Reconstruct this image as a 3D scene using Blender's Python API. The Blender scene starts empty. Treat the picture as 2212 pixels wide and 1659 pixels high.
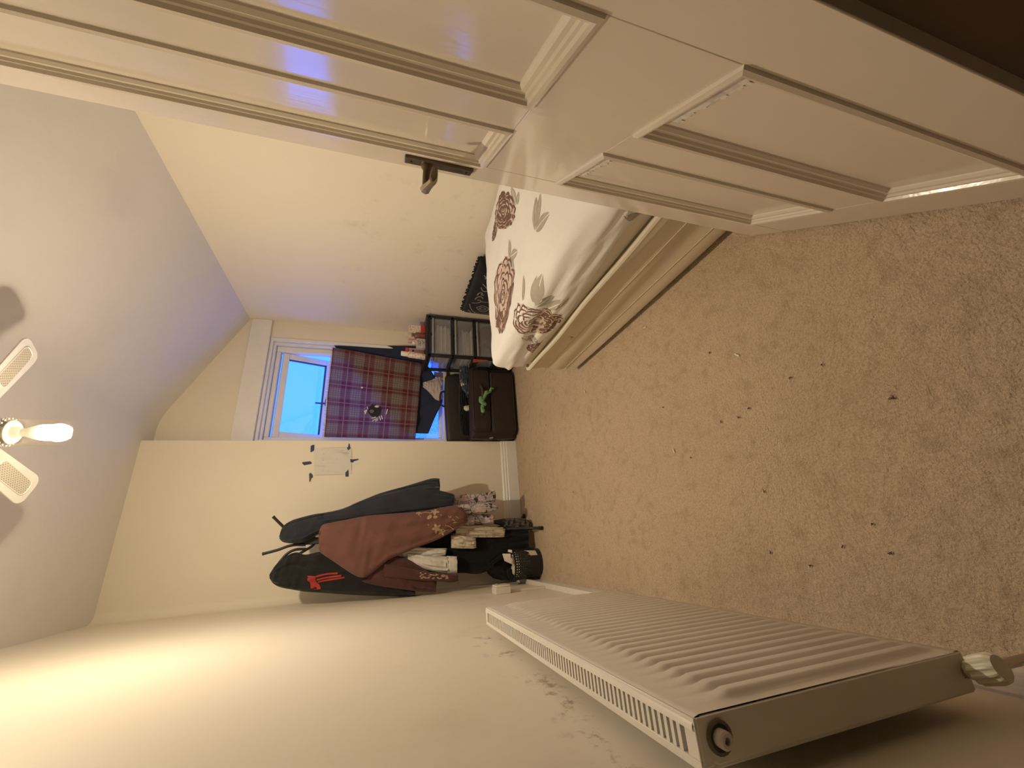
import bpy, math, random
import numpy as np
from mathutils import Vector
from mathutils.bvhtree import BVHTree
random.seed(7)
S = bpy.context.scene
COL = S.collection

# ---------------------------------------------------------------- camera, world, exposure
CAM_H = 1.1
FPX = 868.5
RM = np.array([[-0.0683, -0.9308, 0.3591], [-0.2961, 0.3627, 0.8836], [-0.9527, -0.0459, -0.3004]])
_u, _s, _v = np.linalg.svd(RM); RM = _u @ _v          # camera (x right, y down, z forward) -> world
cd = bpy.data.cameras.new('camera'); cam = bpy.data.objects.new('camera', cd); COL.objects.link(cam)
cd.sensor_fit = 'HORIZONTAL'; cd.sensor_width = 36; cd.lens = FPX / 2212 * 36; cd.clip_start = 0.01
from mathutils import Matrix
mw = Matrix.Identity(4)
for r in range(3):
    mw[r][0] = RM[r, 0]; mw[r][1] = -RM[r, 1]; mw[r][2] = -RM[r, 2]
mw[2][3] = CAM_H
cam.matrix_world = mw
S.camera = cam

world = bpy.data.worlds.new('sky'); S.world = world; world.use_nodes = True
bg = world.node_tree.nodes['Background']
bg.inputs[0].default_value = (0.030, 0.148, 1.0, 1); bg.inputs[1].default_value = 4.4

S.view_settings.view_transform = 'Standard'; S.view_settings.look = 'None'
S.view_settings.gamma = 1; S.view_settings.use_curve_mapping = False
S.view_settings.exposure = 0.0
BULB_STRENGTH = 4300
BULB_COLOR = (1.0, 0.85, 0.64)

# ---------------------------------------------------------------- helpers
def V(*a): return np.array(a, float)
CP = V(0, 0, CAM_H)
def ray(px, py): return RM @ V(px - 1106, py - 829.5, FPX)
def P(px, py, ax, val):
    """the point of the photograph's sight line that lies in the plane axis=val"""
    r = ray(px, py); t = (val - CP[ax]) / r[ax]; return CP + t * r

class MB:
    def __init__(s): s.v = []; s.f = []; s.m = []; s.uv = None
    def add(s, vs, fs, mi=0):
        o = len(s.v); s.v += [tuple(map(float, p)) for p in vs]
        for f in fs: s.f.append(tuple(i + o for i in f)); s.m.append(mi)
        return s
    def box(s, x0, x1, y0, y1, z0, z1, mi=0):
        vs = [(x, y, z) for z in (z0, z1) for y in (y0, y1) for x in (x0, x1)]
        return s.add(vs, [(0, 2, 3, 1), (4, 5, 7, 6), (0, 1, 5, 4), (2, 6, 7, 3), (0, 4, 6, 2), (1, 3, 7, 5)], mi)
    def hexa(s, p, mi=0):   # 8 points: bottom 4 then top 4, each ring in order
        return s.add(p, [(0, 3, 2, 1), (4, 5, 6, 7), (0, 1, 5, 4), (1, 2, 6, 5), (2, 3, 7, 6), (3, 0, 4, 7)], mi)
    def rings(s, rs, closed=True, cap=True, mi=0):
        n = len(rs[0]); vs = [p for r in rs for p in r]; fs = []
        for i in range(len(rs) - 1):
            for j in range(n if closed else n - 1):
                a = i * n + j; b = i * n + (j + 1) % n
                fs.append((a, b, b + n, a + n))
        if cap: fs.append(tuple(reversed(range(n)))); fs.append(tuple((len(rs) - 1) * n + k for k in range(n)))
        return s.add(vs, fs, mi)
    def tube(s, pts, rad, n=8, mi=0, cap=True):
        pts = [V(*p) for p in pts]; rr = rad if hasattr(rad, '__len__') else [rad] * len(pts)
        t0 = pts[1] - pts[0]; t0 /= np.linalg.norm(t0)
        up = V(0, 0, 1) if abs(t0[2]) < .9 else V(1, 0, 0)
        a = np.cross(t0, up); a /= np.linalg.norm(a)
        rs = []
        for i, p in enumerate(pts):
            t = (pts[min(i + 1, len(pts) - 1)] - pts[max(i - 1, 0)]); t /= np.linalg.norm(t)
            a = a - t * (a @ t); a /= np.linalg.norm(a); b = np.cross(t, a)
            rs.append([p + rr[i] * (math.cos(k * 2 * math.pi / n) * a + math.sin(k * 2 * math.pi / n) * b) for k in range(n)])
        return s.rings(rs, True, cap, mi)
    def lathe(s, c, prof, n=24, mi=0, cap=False):   # prof: (radius, z)
        rs = [[(c[0] + r * math.cos(k * 2 * math.pi / n), c[1] + r * math.sin(k * 2 * math.pi / n), c[2] + z) for k in range(n)] for r, z in prof]
        return s.rings(rs, True, cap, mi)
    def prism(s, outline, off, mi=0):     # outline: list of 3D points, off: extrusion vector
        o = [V(*p) for p in outline]; n = len(o); off = V(*off)
        return s.add(o + [p + off for p in o], [tuple(range(n)), tuple(range(2 * n - 1, n - 1, -1))] + [(i, i + n, (i + 1) % n + n, (i + 1) % n) for i in range(n)], mi)

def rbox(x0, x1, y0, y1, z0, z1, r, n=(8, 8, 8), disp=None):
    """box with rounded edges as an evenly divided closed surface; disp(point array)->offset"""
    mb = MB(); lo = V(x0, y0, z0); hi = V(x1, y1, z1); r = min(r, min(hi - lo) / 2 * .999)
    idx = {}; vs = []; fs = []
    def coords(k):
        m = n[k]; base = [lo[k] + r * t for t in (0, .15, .35, .6, 1)]; e = [hi[k] - r * t for t in (1, .6, .35, .15, 0)]
        mid = [lo[k] + r + (hi[k] - lo[k] - 2 * r) * i / m for i in range(1, m)]
        return base + mid + e
    cs = [coords(0), coords(1), coords(2)]
    L = [len(c) for c in cs]
    def vid(i, j, k):
        if (i, j, k) not in idx:
            p = V(cs[0][i], cs[1][j], cs[2][k]); q = np.clip(p, lo + r, hi - r); d = p - q; nn = np.linalg.norm(d)
            if nn > 1e-9: p = q + d / nn * r
            idx[(i, j, k)] = len(vs); vs.append(p)
        return idx[(i, j, k)]
    for a, b, c in ((0, 1, 2), (1, 2, 0), (2, 0, 1)):
        for side in (0, L[c] - 1):
            for i in range(L[a] - 1):
                for j in range(L[b] - 1):
                    q = []
                    for di, dj in ((0, 0), (1, 0), (1, 1), (0, 1)):
                        t = [0, 0, 0]; t[a] = i + di; t[b] = j + dj; t[c] = side; q.append(vid(*t))
                    fs.append(tuple(q) if side else tuple(reversed(q)))
    if disp: vs = [p + disp(p) for p in vs]
    return mb.add(vs, fs)

WPOS = {}
def obj(name, mb, mat, parent=None, origin=None, smooth=35, bevel=0, bseg=2, solid=0, subsurf=0):
    vs = np.array(mb.v)
    if origin is None:
        if parent is not None: origin = WPOS[parent.name]
        else:
            lo, hi = vs.min(0), vs.max(0); origin = V((lo[0] + hi[0]) / 2, (lo[1] + hi[1]) / 2, lo[2])
    origin = V(*origin)
    me = bpy.data.meshes.new(name); me.from_pydata((vs - origin).tolist(), [], mb.f)
    mats = mat if isinstance(mat, (list, tuple)) else [mat]
    for m in mats: me.materials.append(m)
    if len(mats) > 1: me.polygons.foreach_set('material_index', mb.m)
    if mb.uv is not None:
        ul = me.uv_layers.new(name='UVMap')
        d = np.array([mb.uv[l.vertex_index] for l in me.loops], dtype=np.float32).ravel(); ul.data.foreach_set('uv', d)
    if smooth:
        me.polygons.foreach_set('use_smooth', [True] * len(me.polygons))
        me.set_sharp_from_angle(angle=math.radians(smooth))
    me.update()
    o = bpy.data.objects.new(name, me); COL.objects.link(o)
    if parent is not None:
        o.parent = parent; o.location = origin - WPOS[parent.name]
    else: o.location = origin
    WPOS[o.name] = origin
    if bevel:
        b = o.modifiers.new('bevel', 'BEVEL'); b.width = bevel; b.segments = bseg; b.limit_method = 'ANGLE'; b.angle_limit = math.radians(40)
    if subsurf:
        b = o.modifiers.new('sub', 'SUBSURF'); b.levels = subsurf; b.render_levels = subsurf
    if solid:
        b = o.modifiers.new('solid', 'SOLIDIFY'); b.thickness = solid; b.offset = 0
    return o
def tag(o, label=None, cat=None, group=None, kind=None):
    if label: o['label'] = label
    if cat: o['category'] = cat
    if group: o['group'] = group
    if kind: o['kind'] = kind
    return o
def thing(name, loc, label, cat, group=None, kind=None):
    o = bpy.data.objects.new(name, None); COL.objects.link(o); o.location = loc; o.empty_display_size = .05
    WPOS[o.name] = V(*loc); return tag(o, label, cat, group, kind)
def struct(name, mb, mat, label=None, **k): return tag(obj(name, mb, mat, **k), label, None, None, 'structure')
def clone(o, loc, parent=None):
    c = o.copy(); COL.objects.link(c); c.parent = parent or o.parent; c.location = loc; return c

def bvh_of(o):
    me = o.data; mwv = WPOS[o.name]
    vs = [tuple(V(*v.co) + mwv) for v in me.vertices]
    return BVHTree.FromPolygons(vs, [tuple(p.vertices) for p in me.polygons])

def catmull(pts, n):
    pts = [V(*p) for p in pts]; out = []
    for i in range(len(pts) - 1):
        p0 = pts[max(i - 1, 0)]; p1 = pts[i]; p2 = pts[i + 1]; p3 = pts[min(i + 2, len(pts) - 1)]
        for k in range(n):
            t = k / n
            out.append(.5 * ((2 * p1) + (-p0 + p2) * t + (2 * p0 - 5 * p1 + 4 * p2 - p3) * t * t + (-p0 + 3 * p1 - 3 * p2 + p3) * t ** 3))
    out.append(pts[-1]); return out

# decals: ribbons and filled outlines laid on a surface (embroidery, printing)
def cast(b, p, d, eps):
    d = Vector(d).normalized()
    h = b.ray_cast(Vector(p) - d * .6, d, 1.6)
    if h[0] is None: return None
    return V(*h[0]) - V(*d) * eps
def stroke(mb, b, pts, side, d, w, eps=.0012, mi=0, taper=False):
    pts = [V(*p) for p in pts]; row = []
    n = len(pts)
    for i, p in enumerate(pts):
        t = pts[min(i + 1, n - 1)] - pts[max(i - 1, 0)]; t = t / (np.linalg.norm(t) + 1e-9)
        s = np.cross(t, V(*d)); s = s / (np.linalg.norm(s) + 1e-9)
        ww = w * (.35 + .65 * math.sin(math.pi * (i + .5) / n)) if taper else w
        a = cast(b, p - s * ww / 2, d, eps); c = cast(b, p + s * ww / 2, d, eps)
        row.append((a, c))
    for i in range(n - 1):
        q = [row[i][0], row[i][1], row[i + 1][1], row[i + 1][0]]
        if any(x is None for x in q): continue
        if max(np.linalg.norm(q[0] - q[2]), np.linalg.norm(q[1] - q[3])) > .09: continue
        mb.add(q, [(0, 1, 2, 3)], mi)
def fill(mb, b, c, outline, d, eps=.001, mi=0, rings=3):
    c = V(*c); prev = None
    for k in range(rings + 1):
        f = k / rings; cur = [cast(b, c + (V(*p) - c) * f, d, eps) for p in outline]
        if prev:
            n = len(cur)
            for i in range(n):
                q = [prev[i], cur[i], cur[(i + 1) % n], prev[(i + 1) % n]]
                if any(x is None for x in q): continue
                if np.linalg.norm(q[1] - q[3]) > .09: continue
                if k == 1: mb.add([q[0], q[1], q[2]], [(0, 1, 2)], mi)
                else: mb.add(q, [(0, 1, 2, 3)], mi)
        prev = cur

# ---------------------------------------------------------------- materials
class X:
    """tiny wrapper so that node maths reads like arithmetic"""
    def __init__(s, nt, sk): s.nt = nt; s.sk = sk
    def _m(s, op, *o, clamp=False):
        n = s.nt.nodes.new('ShaderNodeMath'); n.operation = op; n.use_clamp = clamp
        for i, q in enumerate((s,) + o):
            if isinstance(q, X): s.nt.links.new(q.sk, n.inputs[i])
            else: n.inputs[i].default_value = q
        return X(s.nt, n.outputs[0])
    def __add__(s, o): return s._m('ADD', o)
    def __sub__(s, o): return s._m('SUBTRACT', o)
    def __mul__(s, o): return s._m('MULTIPLY', o)
    def __truediv__(s, o): return s._m('DIVIDE', o)
    def fr(s): return s._m('FRACT')
    def gt(s, o): return s._m('GREATER_THAN', o)
    def lt(s, o): return s._m('LESS_THAN', o)
    def ab(s): return s._m('ABSOLUTE')
    def mx(s, o): return s._m('MAXIMUM', o)
    def mn(s, o): return s._m('MINIMUM', o)
    def inv(s): return (s * -1) + 1
    def ss(s, a, b):
        n = s.nt.nodes.new('ShaderNodeMapRange'); n.interpolation_type = 'SMOOTHSTEP'
        s.nt.links.new(s.sk, n.inputs[0]); n.inputs[1].default_value = a; n.inputs[2].default_value = b
        return X(s.nt, n.outputs[0])
class Mat:
    def __init__(s, name, col, rough=.6, spec=.4):
        s.m = bpy.data.materials.new(name); s.m.use_nodes = True; s.nt = s.m.node_tree
        s.b = s.nt.nodes['Principled BSDF']; s.b.inputs['Roughness'].default_value = rough
        s.b.inputs['Specular IOR Level'].default_value = spec
        s.b.inputs['Base Color'].default_value = (*col, 1)
        n = s.nt.nodes.new('ShaderNodeRGB'); n.outputs[0].default_value = (*col, 1); s.c = n.outputs[0]
        s.tc = s.nt.nodes.new('ShaderNodeTexCoord'); s.h = None
    def coord(s, kind='Object', scale=(1, 1, 1)):
        n = s.nt.nodes.new('ShaderNodeMapping'); n.inputs['Scale'].default_value = scale
        s.nt.links.new(s.tc.outputs[kind], n.inputs[0]); return n.outputs[0]
    def xyz(s, kind='Object'):
        n = s.nt.nodes.new('ShaderNodeSeparateXYZ'); s.nt.links.new(s.tc.outputs[kind], n.inputs[0])
        return [X(s.nt, n.outputs[i]) for i in range(3)]
    def noise(s, scale, detail=4, rough=.55, stretch=(1, 1, 1), kind='Object', dist=0):
        n = s.nt.nodes.new('ShaderNodeTexNoise'); n.inputs['Scale'].default_value = scale; n.inputs['Detail'].default_value = detail
        n.inputs['Roughness'].default_value = rough; n.inputs['Distortion'].default_value = dist
        s.nt.links.new(s.coord(kind, stretch), n.inputs['Vector']); return X(s.nt, n.outputs[0])
    def voro(s, scale, stretch=(1, 1, 1), feature='F1', kind='Object'):
        n = s.nt.nodes.new('ShaderNodeTexVoronoi'); n.inputs['Scale'].default_value = scale; n.feature = feature
        s.nt.links.new(s.coord(kind, stretch), n.inputs['Vector']); return X(s.nt, n.outputs['Distance'])
    def mix(s, fac, col):
        n = s.nt.nodes.new('ShaderNodeMix'); n.data_type = 'RGBA'
        if isinstance(fac, X): s.nt.links.new(fac.sk, n.inputs[0])
        else: n.inputs[0].default_value = fac
        s.nt.links.new(s.c, n.inputs[6])
        if isinstance(col, tuple): n.inputs[7].default_value = (*col, 1)
        else: s.nt.links.new(col, n.inputs[7])
        s.c = n.outputs[2]; return s
    def bump(s, h, strength=.3, dist=.01):
        n = s.nt.nodes.new('ShaderNodeBump'); n.inputs['Strength'].default_value = strength; n.inputs['Distance'].default_value = dist
        s.nt.links.new(h.sk, n.inputs['Height'])
        if s.h: s.nt.links.new(s.h, n.inputs['Normal'])
        s.h = n.outputs[0]; return s
    def done(s):
        s.nt.links.new(s.c, s.b.inputs['Base Color'])
        if s.h: s.nt.links.new(s.h, s.b.inputs['Normal'])
        return s.m
def dk(c, f): return tuple(x * f for x in c)
def simple(name, col, rough=.6, spec=.4, ns=30, amt=.12, bs=0, bst=.2, bd=.002, metal=0, stretch=(1, 1, 1)):
    m = Mat(name, col, rough, spec); n = m.noise(ns, stretch=stretch); m.mix((n.ss(.35, .7)) * amt * 1.0, dk(col, .45))
    if bs: m.bump(m.noise(bs, stretch=stretch), bst, bd)
    m.b.inputs['Metallic'].default_value = metal
    return m.done()
def cloth_mat(name, col, ns=18, amt=.3, weave=420, rough=.9):
    m = Mat(name, col, rough, .15); m.mix(m.noise(ns).ss(.35, .7) * amt, dk(col, .5)); m.mix(m.noise(weave, 2).ss(.4, .7) * .25, dk(col, .5))
    m.bump(m.noise(weave, 2), .25, .001); m.b.inputs['Sheen Weight'].default_value = .15
    return m.done()

# cream wall paint, with scuffs
def wall_mat(name, col, stains=None):
    m = Mat(name, col, .55, .3)
    m.mix(m.noise(1.6, 5).ss(.45, .8) * .10, dk(col, .72))
    if stains:
        x, y, z = m.xyz()
        n = m.noise(stains['ns'], 6, .65, stains.get('st', (1, 1, 1)))
        mask = None
        for ax, a, b, c, d in stains['win']:
            q = (x, y, z)[ax]; w = q.ss(a, b) * q.ss(c, d).inv()
            mask = w if mask is None else mask * w
        m.mix(n.ss(*stains['th']) * mask * stains['amt'], stains['col'])
    m.bump(m.noise(90, 3), .10, .002); m.bump(m.noise(7, 3), .08, .01)
    return m.done()
CREAM = (.80, .73, .60)
wallL_m = wall_mat('paint_left', CREAM)
wall_m = wall_mat('paint_cream', CREAM)
ceil = Mat('ceiling_paint', (.78, .76, .73), .7, .2)
ceil.mix(ceil.noise(2.2, 5).ss(.5, .85) * .25, (.5, .47, .44))
sw = ceil.noise(9, 4, .6, dist=1.4); ceil.bump(sw.ss(.58, .66), .07, .010); ceil.bump(ceil.noise(60, 2), .05, .003)
ceil_m = ceil.done()
white_m = simple('white_gloss', (.80, .78, .74), .3, .5, 12, .06)
frame_m = simple('window_white', (.78, .78, .78), .3, .5, 12, .08)
# carpet
cp = Mat('carpet', (.62, .475, .335), .95, .1)
cp.mix(cp.noise(2.5, 5, .6).ss(.45, .75) * .45, (.47, .355, .24))
cp.mix(cp.noise(23, 4, .6).ss(.47, .72) * .5, (.38, .28, .18))
cp.mix(cp.noise(170, 3, .7).ss(.35, .7) * .6, (.36, .265, .17))
cp.mix(cp.noise(260, 2, .7).ss(.55, .75) * .5, (.76, .60, .43))
cp.bump(cp.noise(150, 3, .7), .75, .006); cp.bump(cp.noise(38, 3, .6), .55, .014)
carpet_m = cp.done()
# door gloss paint
dm = Mat('door_gloss', (.72, .645, .535), .12, 1.0)
dm.mix(dm.noise(2.5, 4).ss(.45, .8) * .12, (.55, .47, .36))
dm.bump(dm.noise(34, 3, .6, (1, 1, .10)), .10, .003); dm.bump(dm.noise(6, 3, .5, (1, 1, .4)), .06, .01)
door_m = dm.done()
rad_m = simple('radiator_enamel', (.74, .69, .61), .32, .45, 8, .08)
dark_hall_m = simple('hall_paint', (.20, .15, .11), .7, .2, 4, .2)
black_m = simple('black_metal', (.018, .017, .018), .4, .4, 40, .3)
blackp_m = simple('black_plastic', (.02, .019, .02), .45, .4, 40, .3)
brass_m = simple('aged_brass', (.16, .12, .075), .38, .5, 60, .5, 120, .2, .001, .85)
brassl_m = simple('worn_brass', (.42, .33, .19), .35, .5, 60, .4, 120, .2, .001, .8)
def glass_like(name, tint, mixf, rough=.08, gloss=False):
    m = bpy.data.materials.new(name); m.use_nodes = True; nt = m.node_tree; nt.nodes.clear()
    o = nt.nodes.new('ShaderNodeOutputMaterial'); mx = nt.nodes.new('ShaderNodeMixShader')
    t = nt.nodes.new('ShaderNodeBsdfTransparent'); t.inputs[0].default_value = (*tint, 1)
    g = nt.nodes.new('ShaderNodeBsdfPrincipled'); g.inputs['Base Color'].default_value = (*tint, 1); g.inputs['Roughness'].default_value = rough
    if gloss:
        g = nt.nodes.new('ShaderNodeBsdfGlossy'); g.inputs[0].default_value = (1, 1, 1, 1); g.inputs['Roughness'].default_value = rough
    mx.inputs[0].default_value = mixf
    nt.links.new(t.outputs[0], mx.inputs[1]); nt.links.new(g.outputs[0], mx.inputs[2]); nt.links.new(mx.outputs[0], o.inputs[0])
    return m, nt, mx, g
pane_m = glass_like('window_glass', (.97, .99, 1), .05, .03, True)[0]

# ---------------------------------------------------------------- room shell
LW, BW, WW, RW, NW, CZ, XB = -.295, 3.273, 3.424, 1.86, .10, 2.65, .79
struct('floor', MB().box(-1.7, 2.1, -1.9, 3.7, -.06, 0), carpet_m, 'worn beige pile carpet with lint and stains')
wl = Mat('paint_left_wall', CREAM, .55, .3)
x, y, z = wl.xyz()            # wall_left has its origin at (-.345, 1.7, 0)
wl.mix(wl.noise(1.6, 5).ss(.45, .8) * .12, dk(CREAM, .72))
nn = wl.noise(11, 7, .75, (1, 1, 1.4))
wl.mix(nn.ss(.54, .64) * z.ss(.70, .735) * z.ss(.75, .83).inv() * y.ss(-1.35, -1.25) * y.ss(-.45, -.30).inv() * .6, (.24, .15, .08))
wl.mix(wl.noise(18, 6, .7).ss(.55, .68) * z.ss(.70, .73) * z.ss(.76, .82).inv() * y.ss(-.5, -.4) * y.ss(-.2, -.08).inv() * .9, (.16, .10, .06))
wl.mix(wl.noise(3, 5, .6).ss(.5, .75) * z.ss(.3, .6) * z.ss(.85, 1.15).inv() * .35, (.45, .36, .26))
wl.bump(wl.noise(90, 3), .1, .002); wl.bump(wl.noise(5, 3), .1, .012)
wl_m = wl.done()
struct('wall_left', MB().box(LW - .1, LW, NW, BW + .25, 0, CZ + .1), wl_m, 'cream wall behind the radiator, stained brown above it', origin=(LW - .05, 1.7, 0))
w = MB(); w.box(LW, XB, BW, BW + .33, 0, CZ + .1)
rf = .055; cv = [(LW, BW + .01), (LW, BW - rf)] + [(LW + rf - rf * math.cos(k * math.pi / 16), BW - rf + rf * math.sin(k * math.pi / 16)) for k in range(1, 8)] + [(LW + rf, BW), (LW + rf, BW + .01)]
w.prism([(a, b, .14) for a, b in cv], (0, 0, CZ - .14))
struct('wall_back', w, wall_m, 'cream wall with the taped drawing, its plaster rounded into the left corner', smooth=40)
ox0, ox1, oz0, oz1 = .815, 1.705, .60, 2.025      # window opening
w = MB(); w.box(XB, ox0, WW, WW + .18, 0, CZ + .1); w.box(ox1, RW + .1, WW, WW + .18, 0, CZ + .1)
w.box(ox0, ox1, WW, WW + .18, 0, oz0 - .025); w.box(ox0, ox1, WW, WW + .18, oz1, CZ + .1)
struct('wall_window', w, wall_m, 'cream wall around the window')
wr = Mat('paint_right_wall', CREAM, .55, .3)
x, y, z = wr.xyz()
wr.mix(wr.noise(1.6, 5).ss(.45, .8) * .10, dk(CREAM, .72))
wr.mix(wr.noise(9, 6, .65, (1, 1, 1)).ss(.55, .75) * z.ss(.4, .7) * z.ss(1.2, 1.7).inv() * .30, (.40, .33, .26))
wr.bump(wr.noise(90, 3), .1, .002); wr.bump(wr.noise(5, 3), .1, .012)
struct('wall_right', MB().box(RW, RW + .1, NW, BW + .33, 0, 2.5), wr.done(), 'cream wall beside the bed')
c = MB(); prof = [(LW - .1, CZ), (.90, CZ), (.935, CZ - .0025), (.97, CZ - .009), (1.005, CZ - .0195), (1.04, CZ - .033), (1.075, CZ - .0485), (1.11, CZ - .0655), (1.86, 2.2), (2.05, 2.10), (2.05, 2.9), (LW - .1, 2.9)]
c.prism([(a, NW - .13, b) for a, b in prof], (0, BW + .33 - NW + .13, 0))
struct('ceiling', c, ceil_m, 'off-white swirl-textured ceiling sloping down over the bed', smooth=30)
w = MB(); w.box(.445, RW + .1, NW - .13, NW, 0, CZ + .05); w.box(LW - .1, .445, NW - .13, NW, 2.03, CZ + .05); w.box(-.8, LW - .03, NW - .13, NW, 0, CZ + .05)
struct('wall_near', w, wall_m, 'wall with the doorway')
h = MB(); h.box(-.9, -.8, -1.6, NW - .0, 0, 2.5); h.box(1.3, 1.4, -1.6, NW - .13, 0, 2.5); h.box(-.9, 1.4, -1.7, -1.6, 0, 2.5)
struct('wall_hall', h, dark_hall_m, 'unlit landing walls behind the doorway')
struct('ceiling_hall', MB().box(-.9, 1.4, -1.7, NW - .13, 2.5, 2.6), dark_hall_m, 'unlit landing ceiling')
# door lining (hinge-side jamb's shade painted in as dark brown) and head
jm = simple('jamb_shade', (.12, .075, .045), .5, .4, 6, .3)
j = MB(); j.box(.43, .46, NW - .14, NW + .012, 0, 2.03); j.box(LW - .025, LW, NW - .14, NW + .012, 0, 2.03); j.box(LW - .025, .46, NW - .14, NW + .012, 2.0, 2.035)
struct('trim_1', j, jm, 'door lining beside the hinges, its shade painted in', bevel=.002)
# boxed header above the window
struct('trim_2', MB().box(XB, RW, WW - .028, WW, 2.028, 2.178), white_m, 'boxed-in header above the window', bevel=.004)
# skirting
def skirt(name, a, b, face, hgt, label):
    """a,b ends along the wall, face: outward direction"""
    a = V(*a, 0); b = V(*b, 0); n = V(*face, 0); mb = MB()
    prof = [(0, 0), (.020, 0), (.020, hgt - .050), (.016, hgt - .045), (.016, hgt - .030), (.011, hgt - .024), (.011, hgt - .010), (.005, hgt), (0, hgt)]
    mb.rings([[p + n * d + V(0, 0, q) for d, q in prof] for p in (a, b)])
    return struct(name, mb, white_m, label, smooth=20)
skirt('baseboard_back', (LW, BW), (XB, BW), (0, -1), .135, 'moulded cream skirting under the taped drawing')
skirt('baseboard_left', (LW, BW), (LW, NW + .02), (1, 0), .10, 'cream skirting running behind the radiator')

skirt('baseboard_right', (RW, NW + .01), (RW, WW), (-1, 0), .12, 'cream skirting along the right wall behind the bed')
skirt('baseboard_window', (RW - .021, WW), (XB, WW), (0, -1), .12, 'cream skirting under the window')

# ---------------------------------------------------------------- window
FY = 3.475        # face of the window frame
win = thing('window_1', (1.26, FY, oz0), 'white window with the top vent pushed open', None, kind='structure')
def fbox(name, x0, x1, z0, z1, y0=FY, y1=FY + .06, parent=win, m=frame_m, bv=.006, label=None):
    o = obj(name, MB().box(x0, x1, y0, y1, z0, z1), m, parent, bevel=bv)
    if label: o['label'] = label
    return o
# moulded lining between wall face and frame
rev = MB(); rev.box(ox0, ox0 + .02, WW - .006, FY, oz0, oz1); rev.box(ox1 - .028, ox1, WW - .010, FY, oz0, oz1); rev.box(ox0, ox1, WW - .004, FY, oz1 - .022, oz1)
rev.box(ox1 - .05, ox1 - .028, WW + .02, FY + .02, oz0, oz1); rev.box(ox0, ox1, WW + .022, FY + .02, oz1 - .042, oz1 - .020)
obj('window_lining', rev, frame_m, win, bevel=.003)
TZ0, TZ1 = 1.515, 1.565
fx0, fx1, fz0, fz1 = ox0 + .02, ox1 - .05, oz0, oz1 - .042
for a in ((fx0, fx0 + .035, fz0, fz1), (fx1 - .05, fx1, fz0, fz1), (fx0 + .035, fx1 - .05, fz1 - .035, fz1), (fx0 + .035, fx1 - .05, TZ0, TZ1), (fx0 + .035, fx1 - .05, fz0, fz0 + .03)):
    fbox('frame_bar', *a)
# frosted lower pane
fm = Mat('frosted_glass', (.45, .62, .80), .35, .4)
fr_g, nt, mx_, g_ = glass_like('frosted_pane', (.86, .93, 1), .30, .35)
tcn = nt.nodes.new('ShaderNodeTexCoord'); nz = nt.nodes.new('ShaderNodeTexVoronoi'); nz.inputs['Scale'].default_value = 38; nz.feature = 'DISTANCE_TO_EDGE'
nt.links.new(tcn.outputs['Object'], nz.inputs['Vector']); rp = nt.nodes.new('ShaderNodeMapRange'); rp.inputs[1].default_value = 0; rp.inputs[2].default_value = .12; rp.inputs[3].default_value = .40; rp.inputs[4].default_value = .10
nt.links.new(nz.outputs[0], rp.inputs[0]); nt.links.new(rp.outputs[0], mx_.inputs[0])
obj('pane', MB().box(fx0 + .035, fx1 - .05, FY + .028, FY + .034, fz0 + .03, TZ0), fr_g, win)
# top-hung vent, swung out at the bottom
sx0, sx1, sh = fx0 + .038, fx1 - .053, fz1 - .045 - TZ1 + .02
an = math.radians(19)
def SW(xx, d, t):   # sash coordinates: d down from hinge, t outward thickness
    return V(xx, FY + .03 + d * math.sin(an) + t * math.cos(an), fz1 - .048 - d * math.cos(an) + t * math.sin(an))
vent = obj('vent_sash', MB(), frame_m, win) if False else None
def sbar(name, x0, x1, d0, d1, t0=-.02, t1=.035, parent=None, m=frame_m, bv=.004):
    mb = MB(); mb.hexa([SW(x0, d1, t0), SW(x1, d1, t0), SW(x1, d1, t1), SW(x0, d1, t1), SW(x0, d0, t0), SW(x1, d0, t0), SW(x1, d0, t1), SW(x0, d0, t1)])
    return obj(name, mb, m, parent or win, bevel=bv)
fw = .048
sash = sbar('sash_rail', sx0, sx1, 0, fw)
sbar('sash_rail', sx0, sx1, sh - fw, sh); sbar('sash_stile', sx0, sx0 + fw, fw, sh - fw); sbar('sash_stile', sx1 - fw, sx1, fw, sh - fw)
sbar('sash_pane', sx0 + fw, sx1 - fw, fw, sh - fw, .005, .011, m=pane_m, bv=0)
gasket_m = simple('gasket', (.05, .09, .16), .6)
sbar('gasket', sx0 + fw - .002, sx1 - fw + .002, sh - fw - .012, sh - fw + .002, -.012, .004, m=gasket_m, bv=0)
sbar('gasket', sx1 - fw - .008, sx1 - fw + .002, fw, sh - fw, -.012, .004, m=gasket_m, bv=0)
hx = 1.19
hb = sbar('vent_handle', hx - .012, hx + .05, sh - .034, sh - .014, -.034, -.02, m=simple('handle_dark', (.10, .16, .26), .4))
hl = MB(); hl.tube([SW(hx, sh - .024, -.034), SW(hx, sh - .024, -.05), SW(hx - .004, sh - .06, -.052), SW(hx - .006, sh - .115, -.05)], [.007, .007, .008, .006], 8)
obj('lever', hl, simple('handle_dark2', (.05, .09, .15), .4), hb)
# sill board
struct('trim_3', MB().box(XB, ox1 + .08, WW - .045, FY + .005, oz0 - .03, oz0), simple('sill_paint', (.72, .66, .55), .45, .4, 10, .15), 'cream window sill board', bevel=.006)

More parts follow.
